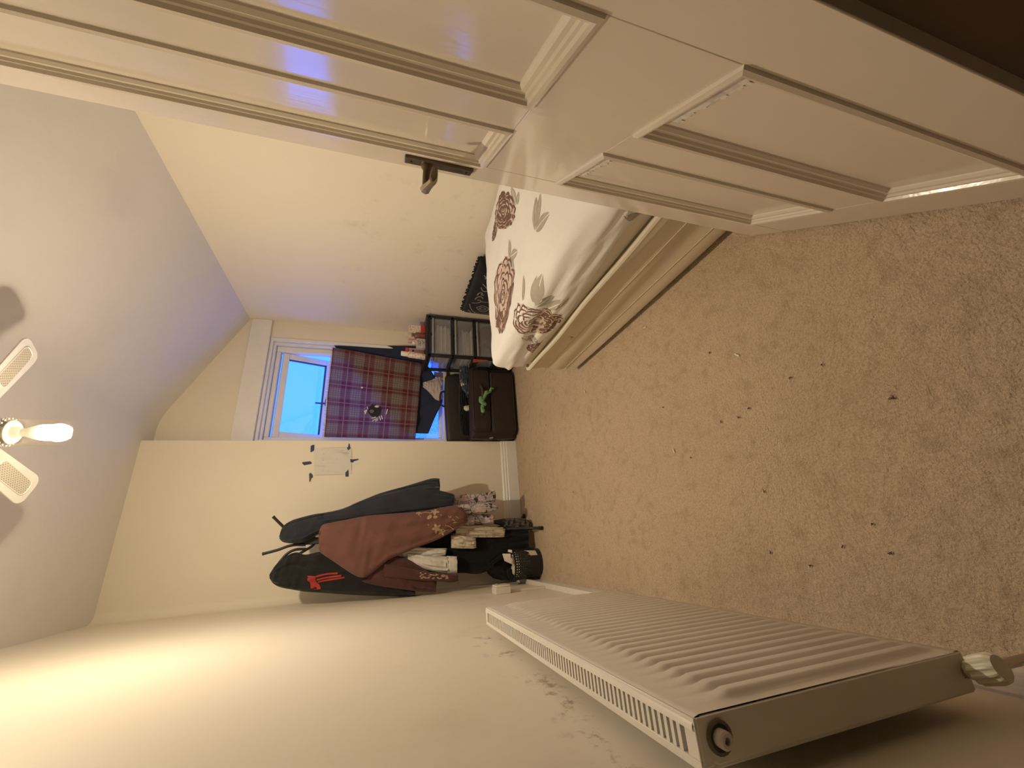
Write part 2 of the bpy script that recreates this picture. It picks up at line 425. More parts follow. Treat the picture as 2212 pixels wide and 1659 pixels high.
# ---------------------------------------------------------------- door
DB = V(.845, .733, 0); DD = V(-.5642, -.8256, 0); DN = V(-.8256, .5642, 0)
def D(u, w_, z_): return DB + DD * u + DN * w_ + V(0, 0, z_)
door = thing('door_1', tuple(D(.755, 0, 0)), 'cream gloss panelled door standing open over the bed', None, kind='structure')
def dbox(name, u0, u1, z0, z1, w0, w1, m=door_m, parent=door, bv=.0015):
    mb = MB(); mb.hexa([D(u0, w0, z0), D(u1, w0, z0), D(u1, w1, z0), D(u0, w1, z0), D(u0, w0, z1), D(u1, w0, z1), D(u1, w1, z1), D(u0, w1, z1)])
    mb.f = [tuple(reversed(f)) for f in mb.f]
    return obj(name, mb, m, parent, bevel=bv)
DT = -.04
U = [0, .115, .340, .437, .657, .755]; ZR = [.012, .140, .735, .910, 1.87, 1.985]
dbox('stile', U[0], U[1], ZR[0], ZR[5], DT, 0); dbox('stile', U[4], U[5], ZR[0], ZR[5], DT, 0)
for a, b in ((0, 1), (2, 3), (4, 5)): dbox('rail', U[1], U[4], ZR[a], ZR[b], DT, -.0002)
for a, b in ((1, 2), (3, 4)): dbox('muntin', U[2], U[3], ZR[a], ZR[b], DT, -.0004)
tape_m = simple('tape_residue', (.80, .76, .68), .6, .3, 60, .5)
for a, b in ((1, 2), (3, 4)):
    for c0, c1 in ((1, 2), (3, 4)):
        pn = dbox('panel', U[c0], U[c1], ZR[a], ZR[b], -.030, -.013)
        prof = [(-.001, -.001), (.0, .004), (.006, .0065), (.011, .005), (.013, .0), (.017, -.001), (.019, -.005), (.025, -.006), (.030, -.0105), (.031, -.014)]
        rs = []
        for s_, w_ in prof:
            rs.append([D(U[c0] + s_, w_, ZR[a] + s_), D(U[c1] - s_, w_, ZR[a] + s_), D(U[c1] - s_, w_, ZR[b] - s_), D(U[c0] + s_, w_, ZR[b] - s_)])
        mb = MB(); mb.rings(rs, True, False)
        obj('panel_moulding', mb, door_m, pn, smooth=25)
        if a == 1:    # strip of old tape along the top of each lower panel
            tb = MB(); ii = 26
            for i in range(ii):
                u0 = U[c0] + .045 + (U[c1] - U[c0] - .08) * i / ii; u1 = U[c0] + .045 + (U[c1] - U[c0] - .08) * (i + 1) / ii
                hh = .012 + .010 * random.random()
                tb.add([D(u0, -.0122, ZR[b] - .033 - hh), D(u1, -.0122, ZR[b] - .033 - hh), D(u1, -.0122, ZR[b] - .033), D(u0, -.0122, ZR[b] - .033)], [(3, 2, 1, 0)])
            obj('tape_residue', tb, tape_m, pn)
# handle
hp = dbox('handle_plate', .048, .090, .930, 1.082, 0, .007, brass_m, bv=.002); hp['label'] = 'aged brass handle plate'
mb = MB(); mb.tube([D(.068, .006, 1.032), D(.068, .014, 1.032), D(.068, .02, 1.032), D(.068, .055, 1.032)], [.015, .013, .009, .0085], 12)
obj('handle_stem', mb, brass_m, hp)
mb = MB(); rs = []
for t, zz, hh, ww in ((-.012, 1.032, .010, .009), (.0, 1.033, .012, .010), (.03, 1.030, .010, .007), (.06, 1.026, .009, .006), (.085, 1.024, .009, .007), (.092, 1.024, .008, .006)):
    rs.append([D(.068 + t, .058 + ww * math.cos(k * math.pi / 4), zz + hh * math.sin(k * math.pi / 4)) for k in range(8)])
mb.rings(rs)
lv = obj('lever', mb, brassl_m, hp); lv['label'] = 'worn brass lever'
mb = MB(); mb.tube([D(.152, .058, 1.024), D(.156, .045, 1.023), D(.154, .034, 1.022)], [.009, .008, .006], 8); obj('lever_return', mb, brass_m, hp)
for zz in (1.068, .944):
    mb = MB(); mb.tube([D(.069, .0065, zz), D(.069, .0088, zz)], .0035, 8); obj('screw', mb, brass_m, hp)
mb = MB(); mb.add([D(.066, .0073, .952), D(.072, .0073, .952), D(.072, .0073, .974), D(.066, .0073, .974)], [(3, 2, 1, 0)]); obj('keyhole', mb, black_m, hp)

# ---------------------------------------------------------------- ceiling fan with its lamp
FX, FYc = .447, 1.742
fan = thing('ceiling_fan', (FX, FYc, CZ), 'white ceiling fan with cane-panelled blades and a lit bulb', 'ceiling fan')
fanw = simple('fan_white', (.80, .78, .72), .4, .4, 20, .08)
def lathe(name, prof, m, parent, n=32, c=(FX, FYc, 0), cap=False, **k):
    mb = MB(); mb.lathe(c, prof, n, cap=cap); return obj(name, mb, m, parent, **k)
lathe('ceiling_rose', [(0, CZ), (.065, CZ), (.068, CZ - .02), (.045, CZ - .055), (.016, CZ - .06), (0, CZ - .06)], fanw, fan)
lathe('down_rod', [(.013, CZ - .05), (.013, 2.52)], fanw, fan, 16)
motor = lathe('motor_housing', [(0, 2.535), (.05, 2.535), (.085, 2.52), (.098, 2.495), (.098, 2.445), (.085, 2.425), (.06, 2.41), (.045, 2.385), (0, 2.385)], fanw, fan)
cane = Mat('cane_panel', (.60, .55, .46), .6, .3)
x, y, z = cane.xyz('UV')
g1 = ((x + y) * 26).fr(); g2 = ((x - y) * 26 + 100).fr()
hole = g1.gt(.55) * g2.gt(.55); cane.mix(hole * .75, (.20, .17, .13)); cane.bump(hole.inv(), .5, .004)
cane_m = cane.done()
def blade(ang):
    ca, sa = math.cos(ang), math.sin(ang); pit = math.radians(7)
    def B(r, s, h): # along, across, up
        s2 = s * math.cos(pit) - h * math.sin(pit); h2 = s * math.sin(pit) + h * math.cos(pit)
        return V(FX + r * ca - s2 * sa, FYc + r * sa + s2 * ca, 2.425 + h2)
    ol = []
    r0, r1, hw0, hw1, cr = .155, .42, .048, .060, .035
    for cx, cy, a0 in ((r1 - cr, hw1 - cr, 0), (r0 + .02, hw0 - .02, 90), (r0 + .02, -hw0 + .02, 180), (r1 - cr, -hw1 + cr, 270)):
        q = cr if a0 in (0, 270) else .02
        order = range(5) if a0 != 270 else range(5)
        for k in order:
            a = math.radians(a0 + k * 22.5); ol.append((cx + q * math.cos(a), cy + q * math.sin(a)))
    mb = MB(); mb.prism([B(r, s, -.003) for r, s in ol], B(0, 0, .003) - B(0, 0, -.003))
    b = obj('blade', mb, fanw, fan, bevel=.0015)
    # recessed cane panel with a raised lip, on the underside
    pl = []
    q0, q1, hw, q = .215, .395, .030, .022
    for cx, cy, a0 in ((q1 - q, hw - q, 0), (q0 + q, hw - q, 90), (q0 + q, -hw + q, 180), (q1 - q, -hw + q, 270)):
        for k in range(5):
            a = math.radians(a0 + k * 22.5); pl.append((cx + q * math.cos(a), cy + q * math.sin(a)))
    mb = MB(); mb.add([B(r, s, -.0036) for r, s in pl], [tuple(range(len(pl)))])
    mb.uv = [(r * 3, s * 3) for r, s in pl]
    obj('cane_panel', mb, cane_m, b)
    mb = MB(); mb.tube([B(r, s, -.004) for r, s in pl + pl[:1]], .0022, 6, cap=False); obj('panel_lip', mb, fanw, b)
    mb = MB(); mb.hexa([B(.07, -.014, -.012), B(.175, -.03, -.010), B(.175, .03, -.010), B(.07, .014, -.012), B(.07, -.014, -.004), B(.175, -.03, -.004), B(.175, .03, -.004), B(.07, .014, -.004)])
    br = obj('blade_bracket', mb, fanw, b, bevel=.002)
    for s in (-.017, .017):
        mb = MB(); mb.tube([B(.163, s, -.010), B(.163, s, -.013)], .005, 8); obj('screw', mb, brass_m, br)
for k in (22, 110, 202, 290): blade(math.radians(k))
fit = lathe('lamp_fitter', [(0, 2.388), (.046, 2.388), (.048, 2.36), (.048, 2.318), (.044, 2.312), (.04, 2.312), (.040, 2.35), (0, 2.35)], fanw, fan)
for k in range(20):
    a = k * math.pi / 10
    for zz in (2.300, 2.290):
        mb = MB(); mb.lathe((FX + .0455 * math.cos(a + (zz < 2.295) * .157), FYc + .0455 * math.sin(a + (zz < 2.295) * .157), zz), [(0, -.004), (.0035, -.002), (.0035, .002), (0, .004)], 6); obj('bead', mb, fanw, fit)
sg, nt, mx_, g_ = glass_like('lamp_glass', (.99, .98, .95), .10, .04, True)
lw = nt.nodes.new('ShaderNodeLayerWeight'); lw.inputs[0].default_value = .2; rp = nt.nodes.new('ShaderNodeMapRange'); rp.inputs[3].default_value = .01; rp.inputs[4].default_value = .30
nt.links.new(lw.outputs['Facing'], rp.inputs[0]); nt.links.new(rp.outputs[0], mx_.inputs[0])
lathe('glass_shade', [(.0455, 2.312), (.0455, 2.150), (.0445, 2.148), (.0435, 2.150), (.0435, 2.312)], sg, fan, 40)
lathe('lamp_holder', [(0, 2.35), (.017, 2.35), (.017, 2.262), (.014, 2.255), (0, 2.255)], fanw, fan, 20)
lathe('holder_ring', [(.017, 2.29), (.036, 2.286), (.040, 2.280), (.036, 2.276), (.017, 2.280)], fanw, fan, 28)
em = bpy.data.materials.new('lit_bulb'); em.use_nodes = True; nt = em.node_tree; nt.nodes.clear()
o_ = nt.nodes.new('ShaderNodeOutputMaterial'); e_ = nt.nodes.new('ShaderNodeEmission'); e_.inputs[0].default_value = (*BULB_COLOR, 1); nt.links.new(e_.outputs[0], o_.inputs[0])
ge = nt.nodes.new('ShaderNodeNewGeometry'); sp_ = nt.nodes.new('ShaderNodeSeparateXYZ'); nt.links.new(ge.outputs['Normal'], sp_.inputs[0])   # the diffuser dome is brightest at its tip
mr = nt.nodes.new('ShaderNodeMapRange'); mr.inputs[1].default_value = -.15; mr.inputs[2].default_value = -1; mr.inputs[3].default_value = BULB_STRENGTH * .065; mr.inputs[4].default_value = BULB_STRENGTH; nt.links.new(sp_.outputs[2], mr.inputs[0]); nt.links.new(mr.outputs[0], e_.inputs[1])
lathe('bulb_body', [(.0262, 2.205), (.0255, 2.214), (.020, 2.230), (.0135, 2.246), (.0135, 2.258), (0, 2.258)], fanw, fan, 20)
lathe('bulb_dome', [(.0005, 2.150), (.012, 2.153), (.021, 2.161), (.0265, 2.175), (.0278, 2.190), (.0262, 2.205)], em, fan, 20)

# ---------------------------------------------------------------- radiator
RX0, RX1, RY0, RY1, RZ0, RZ1 = -.265, -.200, .502, 1.522, .222, .737
rad = thing('radiator', ((RX0 + RX1) / 2, (RY0 + RY1) / 2, 0), 'white ribbed panel radiator low on the left wall', 'radiator')
nr = 30; pitch = (RY1 - RY0 - .035) / nr; ys = [RY0]; hs = [0.0]
pf = [(.05, 0), (.15, .40), (.27, .92), (.38, 1.0), (.62, 1.0), (.73, .92), (.85, .40), (.95, 0)]
for i in range(nr):
    for t, hh in pf: ys.append(RY0 + .0175 + (i + t) * pitch); hs.append(hh)
ys.append(RY1); hs.append(0)
zrow = [(RZ0, 0, -.004), (RZ0 + .004, 0, 0), (RZ0 + .026, 0, 0), (RZ0 + .036, .45, 0), (RZ0 + .052, 1, 0), (RZ1 - .085, 1, 0), (RZ1 - .072, .5, 0), (RZ1 - .060, 0, 0), (RZ1 - .012, 0, 0), (RZ1 - .004, 0, -.002), (RZ1, 0, -.008), (RZ1 + .0015, 0, -.014)]
mb = MB(); rs = [[(RX1 - .010 + .0072 * a * hh + d, yy, zz) for yy, hh in zip(ys, hs)] for zz, a, d in zrow]
mb.rings(rs, False, False)
obj('front_panel', mb, rad_m, rad, smooth=50)
mb = MB(); mb.box(RX0, RX0 + .010, RY0, RY1, RZ0, RZ1 - .004); obj('back_panel', mb, rad_m, rad, bevel=.002)
for n_, yy in (('side_panel', RY0), ('side_panel', RY1 - .006)):
    mb = MB()
    # side plate with little notches along the rear top corner
    pts = [(RX1 - .012, RZ0 + .004), (RX1 - .012, RZ1 - .004), (RX0 + .006, RZ1 - .004), (RX0 + .006, RZ1 - .016), (RX0 + .009, RZ1 - .020), (RX0 + .006, RZ1 - .024), (RX0 + .006, RZ1 - .052), (RX0 + .009, RZ1 - .056), (RX0 + .006, RZ1 - .060), (RX0 + .004, RZ0 + .004)]
    mb.prism([(a, yy - .004, b) for a, b in pts], (0, .006, 0)); sp = obj(n_, mb, rad_m, rad, bevel=.0012)
    if yy == RY0: side = sp
# grille: frame and one bar between every two slots
gz = RZ1 - .003
gx0, gx1 = RX0 + .012, RX1 - .020
mb = MB(); mb.box(RX0 + .002, gx0, RY0 - .003, RY1 + .003, gz - .010, gz + .002); mb.box(gx1, RX1 - .012, RY0 - .003, RY1 + .003, gz - .010, gz + .002)
mb.box(gx0, gx1, RY0 - .003, RY0 + .018, gz - .010, gz + .002); mb.box(gx0, gx1, RY1 - .018, RY1 + .003, gz - .010, gz + .002)
gr = obj('top_grille', mb, rad_m, rad, bevel=.001)
nb = 76; bw = (RY1 - RY0 - .036) / nb
bar = None
for i in range(1, nb):
    yc = RY0 + .018 + i * bw
    if bar is None:
        mb = MB(); mb.box(gx0 - .001, gx1 + .001, yc - bw * .26, yc + bw * .26, gz - .006, gz + .001); bar = obj('grille_bar', mb, rad_m, gr, origin=(gx0, yc, gz))
    else: clone(bar, V(gx0, yc, gz) - WPOS[gr.name], gr)
mb = MB(); mb.box(RX0 + .012, RX1 - .024, RY0 + .006, RY1 - .006, RZ1 - .13, RZ1 - .12); obj('convector_fins', mb, simple('fin_dark', (.16, .13, .10), .7), rad)
# blanking plug and bleed nut in the near side panel
def dial(name, c, prof, m, parent, n=20, ax=1):
    mb = MB(); rs = []
    for r, t in prof:
        rs.append([(c[0] + r * math.cos(k * 2 * math.pi / n), c[1] + t, c[2] + r * math.sin(k * 2 * math.pi / n)) for k in range(n)])
    mb.rings(rs, True, True); return obj(name, mb, m, parent)
pc = P(1553, 1592, 1, RY0 - .004)
pc[0] = min(max(pc[0], RX0 + .022), RX1 - .03)
rim = dial('plug_rim', pc, [(.0175, .0), (.0175, -.003), (.0140, -.003), (.0138, .006)], simple('plug_grime', (.22, .18, .14), .6, .3, 80, .6), side)
dial('plug_socket', pc, [(.0138, -.0005), (.0138, -.0012)], simple('plug_dark', (.07, .055, .045), .6), side)
dial('plug_nut', pc, [(.0095, -.001), (.0095, -.012), (.0075, -.014), (.0042, -.014), (.0038, -.008)], simple('plug_white', (.62, .56, .48), .4), side)
# thermostatic valve at the bottom of the near end
vp = V(RX0 + .016, RY0 - .004, RZ0 + .012)
tv = simple('valve_ivory', (.70, .66, .50), .35, .5, 30, .15)
mb = MB(); mb.tube([vp + V(.014, .02, 0), vp + V(.014, -.004, 0)], [.010, .010], 12); mb.tube([vp + V(.008, .006, .006), vp + V(.004, .006, -.225)], .0075, 12)
vb = obj('valve_body', mb, simple('chrome', (.5, .47, .42), .25, .5, 10, .1, metal=1), rad)
mb = MB(); rs = []; n = 48; ax0 = vp + V(.014, -.004, -.002); axd = V(.30, -.92, .05); axd /= np.linalg.norm(axd)
e1 = np.cross(axd, V(0, 0, 1)); e1 /= np.linalg.norm(e1); e2 = np.cross(axd, e1)
for r, t, rib in ((.011, .0, 0), (.014, .006, 0), (.0195, .010, 1), (.0205, .036, 1), (.0185, .042, 1), (.016, .045, 0), (.004, .046, 0)):
    rs.append([ax0 + axd * t + (r - (.0022 if (rib and k % 4 < 2) else 0)) * (e1 * math.cos(k * 2 * math.pi / n) + e2 * math.sin(k * 2 * math.pi / n)) for k in range(n)])
mb.rings(rs); vh = obj('valve_head', mb, tv, rad, smooth=25); vh['label'] = 'ribbed ivory thermostat head'

# ---------------------------------------------------------------- bed
BX0, BX1, BY0, BY1 = .900, 1.825, .125, 1.985
fab = Mat('divan_fabric', (.66, .56, .42), .9, .15); fab.mix(fab.noise(3, 4).ss(.4, .8) * .25, (.50, .41, .30)); fab.bump(fab.noise(260, 2, .5, (1, 1, .3)), .3, .001)
xx, yy_, zz_ = fab.xyz(); fab.mix(((yy_ - .55) * 28).ab().lt(.42) * ((zz_ - .228) * 36).ab().lt(.42) * (xx.lt(-.4)) * fab.noise(40, 4).gt(.46) * .8, (.28, .19, .11))
fab_m = fab.done()
def wav(p):
    return V(.006 * math.sin(p[2] * 45 + p[1] * 2.2) * (1 if p[0] < BX0 + .1 else 0), 0, 0)
dv = thing('divan_base', ((BX0 + BX1) / 2, (BY0 + BY1) / 2, 0), 'cream fabric divan base under the floral bed sheet', 'bed base')
obj('base_body', rbox(BX0 + .012, BX1, BY0, BY1, .028, .300, .012, (4, 24, 10), wav), fab_m, dv, smooth=60)
for zz in (.205, .095):
    mb = MB(); mb.tube([(BX0 + .010 + .006 * math.sin(zz * 45 + q * 2.2), q, zz) for q in np.linspace(BY0 + .01, BY1 - .008, 24)], .0016, 6); obj('seam', mb, fab_m, dv)
for a, b in ((BX0 + .06, BY0 + .08), (BX1 - .06, BY0 + .08), (BX0 + .06, BY1 - .09), (BX1 - .06, BY1 - .09)):
    mb = MB(); mb.lathe((a, b, 0), [(0, 0), (.022, 0), (.024, .012), (.018, .03), (0, .03)], 14); obj('glide', mb, blackp_m, dv)
mt = thing('mattress', ((BX0 + BX1) / 2, (BY0 + BY1) / 2, .30), 'cream mattress whose piped edge shows below the sheet', 'mattress')
mat_m = simple('mattress_ticking', (.70, .63, .50), .85, .2, 12, .15, 200, .2, .001)
obj('mattress_body', rbox(BX0 + .012, BX1 - .006, BY0 + .006, BY1 - .004, .302, .515, .05, (6, 10, 4)), mat_m, mt, smooth=60)
pip = []
for i in range(60):
    q = BY0 + .02 + (BY1 - .03 - BY0 - .02) * i / 59; pip.append((BX0 - .008 + .003 * math.sin(q * 7), q, .317 + .003 * math.sin(q * 11) + .004))
pip += [(BX0 + .006, BY1 - .002, .321), (BX0 + .03, BY1 + .010, .321)] + [(q, BY1 + .012, .321) for q in np.linspace(BX0 + .1, BX1 - .02, 16)]
mb = MB(); mb.tube(pip, .0115, 8); obj('piping', mb, mat_m, mt)
# floral sheet
def sh_disp(p):
    dx = dy = dz = 0
    t = (BY1 - p[1]) / 1.6; r_ = (p[0] - BX0) / (BX1 - BX0)
    if p[2] > .45:
        dz += .052 * max(0, min(1, t)) ** .8 * max(0, min(1, r_ * 1.1)) ** 1.2
        dz += .006 * math.sin(p[0] * 9 + p[1] * 4) + .004 * math.sin(p[1] * 13 - p[0] * 6) + .0025 * math.sin(p[0] * 31 + p[1] * 17)
    if p[0] < BX0 + .08 and p[2] < .535:      # hanging side: long pulled creases
        k = min(1, (.545 - p[2]) / .1)
        dx += k * (.007 * math.sin(p[1] * 6 + p[2] * 40) + .006 * math.sin(p[2] * 85 + p[1] * 9) + .003 * math.sin(p[2] * 150 - p[1] * 12) + .002)
    if p[1] > BY1 - .06 and p[2] < .53: dy += .012 * math.sin(p[0] * 9) + .01
    if p[2] < .36: dz += .004 * math.sin(p[1] * 8)
    return V(dx, dy, dz)
sm = rbox(BX0 - .006, BX1 + .006, BY0, BY1 + .006, .338, .548, .060, (24, 46, 8), sh_disp)
keep = [f for f in sm.f if not (all(sm.v[i][2] < .380 for i in f) and sum(sm.v[i][0] > BX0 + .02 for i in f) == len(f) and sum(sm.v[i][1] < BY1 - .02 for i in f) == len(f))]
sm.f = keep; sm.m = [0] * len(keep)
st = Mat('sheet_cotton', (.82, .80, .76), .85, .2); st.mix(st.noise(5, 4).ss(.45, .8) * .15, (.66, .63, .58)); st.bump(st.noise(14, 4, .6), .25, .012); st.bump(st.noise(300, 2), .1, .001)
sheet = tag(obj('bed_sheet', sm, st.done(), smooth=70), 'white cotton bed sheet printed with brown roses and taupe leaves', 'bed sheet')
SB = bvh_of(sheet)
pr_line = simple('print_brown', (.20, .115, .085), .85, .15, 40, .15)
pr_pink = simple('print_blush', (.66, .53, .46), .85, .15, 20, .15)
pr_taupe = simple('print_taupe', (.47, .43, .36), .85, .15, 20, .2)
prn = MB()
def flower(c, rx, ry, rot, dirv, dark=(200, 380), a=V(1, 0, 0), b=V(0, 1, 0), seed=1):
    """rose drawn with petal arcs; one side filled dark, the other blush with lines"""
    rnd = random.Random(seed); c = V(*c)
    def Q(r, t):
        lx = rx * r * math.cos(t); ly = ry * r * math.sin(t); return c + a * (lx * math.cos(rot) - ly * math.sin(rot)) + b * (lx * math.sin(rot) + ly * math.cos(rot))
    ol = [Q((1 + .07 * math.sin(k * 2.1) + .05 * rnd.uniform(-1, 1)) * .98, k * 2 * math.pi / 40) for k in range(40)]
    fill(prn, SB, c, ol, dirv, .0012, 1)
    d0, d1 = math.radians(dark[0]), math.radians(dark[1])
    arc = [Q(1.0 + .07 * math.sin(k * 1.7) * (k % 2), d0 + (d1 - d0) * k / 24) for k in range(25)] + [Q(.45 + .06 * math.sin(k), d1 + (d0 - d1) * k / 24) for k in range(25)]
    # dark crescent as radial strips
    for k in range(24):
        for f0, f1 in ((0, .2), (.2, .4), (.4, .6), (.6, .8), (.8, 1)):
            o0, o1, i0, i1 = arc[k], arc[k + 1], arc[49 - k], arc[48 - k]
            q = [cast(SB, p, dirv, .0018) for p in (o0 + (i0 - o0) * f0, o1 + (i1 - o1) * f0, o1 + (i1 - o1) * f1, o0 + (i0 - o0) * f1)]
            if all(x is not None for x in q): prn.add(q, [(0, 1, 2, 3)], 0)
    for ring, npet in ((.22, 3), (.40, 5), (.58, 7), (.76, 9), (.92, 12)):
        ph = rnd.uniform(0, 6)
        for k in range(npet):
            t0 = ph + k * 2 * math.pi / npet; span = 2 * math.pi / npet * rnd.uniform(.8, 1.15)
            mid = (t0 + span / 2) % (2 * math.pi); isd = any(d0 <= mid + o <= d1 for o in (0, 2 * math.pi, -2 * math.pi))
            pts = [Q(ring + .10 * math.sin(math.pi * q / 8) * rnd.uniform(.8, 1.1) - .05 * (q / 8), t0 + span * q / 8) for q in range(9)]
            if isd and ring > .5: stroke(prn, SB, pts, None, dirv, .0045, .0024, 1, True)
            else: stroke(prn, SB, pts, None, dirv, .0085 * max(.8, rx / .12), .0022, 0, True)
            if rnd.random() < .7 and not isd:
                pts = [Q(ring + .02 + .12 * q / 5, t0 + span * (.3 + .06 * q)) for q in range(6)]; stroke(prn, SB, pts, None, dirv, .0045, .0022, 0, True)
    sp = [Q(.04 + .17 * q / 14, q * .75) for q in range(15)]; stroke(prn, SB, sp, None, dirv, .006, .0026, 0)
def leaf(c, ln, wd, ang, dirv, a=V(1, 0, 0), b=V(0, 1, 0), mi=2):
    c = V(*c);  u = a * math.cos(ang) + b * math.sin(ang); v = -a * math.sin(ang) + b * math.cos(ang)
    for s in (-1, 1):
        ol = [c + u * ln * t + v * s * (.0035 + wd * math.sin(math.pi * t ** .85) * .5) for t in np.linspace(0, 1, 12)] + [c + u * ln * t + v * s * .0035 for t in np.linspace(.85, .1, 6)]
        cc = c + u * ln * .5 + v * s * wd * .22
        fill(prn, SB, cc, ol, dirv, .0012, mi, 2)
ZT = .565
def SP(px, py, z_=ZT): return P(px, py, 2, z_)
DN_ = (0, 0, -1); SD = (.8, 0, -.6)
def fl_px(pxs, seed, dark, z_=ZT, dirv=DN_, rot=0):
    # centre and half sizes from the photographed extents (near/far, left/right)
    x0, y0, x1, y1 = pxs; c = (SP(x0, (y0 + y1) / 2, z_) + SP(x1, (y0 + y1) / 2, z_)) / 2
    ey = np.linalg.norm(SP((x0 + x1) / 2, y0, z_) - SP((x0 + x1) / 2, y1, z_)) / 2; ex = np.linalg.norm(SP(x0, (y0 + y1) / 2, z_) - SP(x1, (y0 + y1) / 2, z_)) / 2
    a = SP(x1, (y0 + y1) / 2, z_) - SP(x0, (y0 + y1) / 2, z_); a /= np.linalg.norm(a)
    flower(c, ex, ey, rot, dirv, dark, a, V(-a[1], a[0], 0), seed=seed)
def hit(px, py):
    h = SB.ray_cast(Vector(CP), Vector(ray(px, py)).normalized()); return V(*h[0]), V(*h[1])
def fl_hit(cx, cy, r, seed, dark, tilt=None):
    c, nrm = hit(cx, cy); nrm = V(*tilt) if tilt else (nrm if nrm @ (CP - c) > 0 else -nrm); nrm = nrm / np.linalg.norm(nrm)
    b = V(0, 1, 0) - nrm * nrm[1]; b /= np.linalg.norm(b); a = np.cross(b, nrm)
    flower(c, r, r, 0, tuple(-nrm), dark, a, b, seed=seed)
fl_px((1068, 422, 1110, 490), 1, (200, 350))
fl_px((1064, 562, 1104, 715), 2, (230, 380), .56)
fl_hit(1157, 692, .105, 3, (95, 265), (-.75, 0, .66))
fl_px((1058, 470, 1068, 516), 4, (0, 180), .58)
fl_hit(1162, 748, .055, 5, (100, 200), (-1, 0, .15))
for q_, r_, sd, dk_ in (((1.22, .60, .58), .12, 11, (200, 360)), ((1.60, .82, .60), .12, 12, (120, 280)), ((1.50, .32, .60), .12, 13, (20, 190))):
    flower(q_, r_, r_ * .92, .4, DN_, dk_, seed=sd)
    for an_ in (.5, 1.2, 2.0): leaf((q_[0] + .05, q_[1] + r_ * 1.05, .6), .12, .05, an_, DN_)
def leaf_hit(bp_, tp_, wd, mi=2):
    try: A, n0 = hit(*bp_); B, n1 = hit(*tp_); M_, nrm = hit((bp_[0] + tp_[0]) / 2, (bp_[1] + tp_[1]) / 2)
    except TypeError: return
    u_ = B - A; ln = np.linalg.norm(u_); u_ /= ln; nrm = nrm if nrm @ (CP - M_) > 0 else -nrm; v_ = np.cross(nrm, u_); v_ /= np.linalg.norm(v_)
    leaf(A, ln, wd, 0, tuple(-nrm), u_, v_, mi)
for b_, t_, w_ in (((1156, 497), (1158, 425), .05), ((1158, 496), (1168, 417), .045), ((1158, 497), (1187, 461), .05),
                   ((1153, 654), (1161, 596), .045), ((1155, 654), (1172, 592), .05), ((1157, 662), (1195, 638), .05), ((1183, 667), (1229, 642), .045),
                   ((1101, 556), (1100, 518), .04), ((1102, 556), (1118, 543), .045), ((1101, 558), (1110, 583), .045),
                   ((1115, 442), (1104, 404), .04), ((1117, 442), (1121, 414), .04), ((1131, 650), (1131, 594), .03),
                   ((1170, 752), (1105, 732), .05), ((1168, 754), (1108, 746), .04), ((1160, 742), (1128, 728), .04), ((1150, 776), (1126, 786), .04),
                   ((1395, 458), (1345, 458), .06), ((1396, 464), (1366, 492), .06), ((1402, 472), (1378, 504), .05)):
    leaf_hit(b_, t_, w_)
pe = obj('printed_flowers', prn, [pr_line, pr_pink, pr_taupe], sheet, smooth=0); pe['label'] = 'printed brown roses and taupe leaves'

# ---------------------------------------------------------------- cloth builders
def loft(rows, Y, dep, folds=0, famp=.25, n=44, sub=5, seed=0, wrinkle=.0, flat=.6):
    """closed hanging cloth body: rows (px x, right y, left y[, Y]) traced at depth Y; dep = half thickness (front to back)"""
    rnd = random.Random(seed); L = []; R = []
    for r in rows:
        yy = r[3] if len(r) > 3 else Y
        R.append(P(r[0], r[1], 1, yy)); L.append(P(r[0], r[2], 1, yy))
    L = catmull(L, sub); R = catmull(R, sub); mb = MB(); rs = []; N = len(L)
    fr_ = [(folds * .5, rnd.uniform(0, 9), rnd.uniform(-.5, .5), 1.0), (folds * .93, rnd.uniform(0, 9), rnd.uniform(-.7, .7), .5), (folds * 1.9, rnd.uniform(0, 9), rnd.uniform(-1, 1), .25)] if folds else []
    p1, p2, p3 = (rnd.uniform(0, 6) for _ in range(3))
    def tri(q):
        q = q - math.floor(q); q = abs(q - .5) * 2; return (q * q * (3 - 2 * q)) * 2 - 1
    for i in range(N):
        t = i / (N - 1); c = (L[i] + R[i]) / 2; h = (R[i] - L[i]) / 2; hl = np.linalg.norm(h)
        d = dep * min(1, hl / (dep * 1.1) + .10) * (.55 + .45 * min(1, t * 4))
        ring = []
        for k in range(n):
            a = k * 2 * math.pi / n; ca, sa = math.cos(a), math.sin(a)
            cx = math.copysign(abs(ca) ** .8, ca); sy = math.copysign(abs(sa) ** flat, sa); w_ = abs(sa) ** .5
            f = sum(am * tri(fq * cx + ph + sl_ * t * 2 + .15 * math.sin(t * 5 + ph)) for fq, ph, sl_, am in fr_)
            wr = wrinkle * (math.sin(t * 37 + cx * 3 + p1) * math.sin(t * 11 - cx * 4 + p2) + .6 * math.sin(t * 71 - cx * 5 + p3))
            p = c + h * cx + V(0, 0, 1) * (famp * .02 * f * (t ** 6)); p = p - V(0, 1, 0) * (d * sy + math.copysign(w_, sa) * (dep * famp * (.35 + .65 * t) * f + wr))
            ring.append(p)
        rs.append(ring)
    mb.rings(rs); return mb
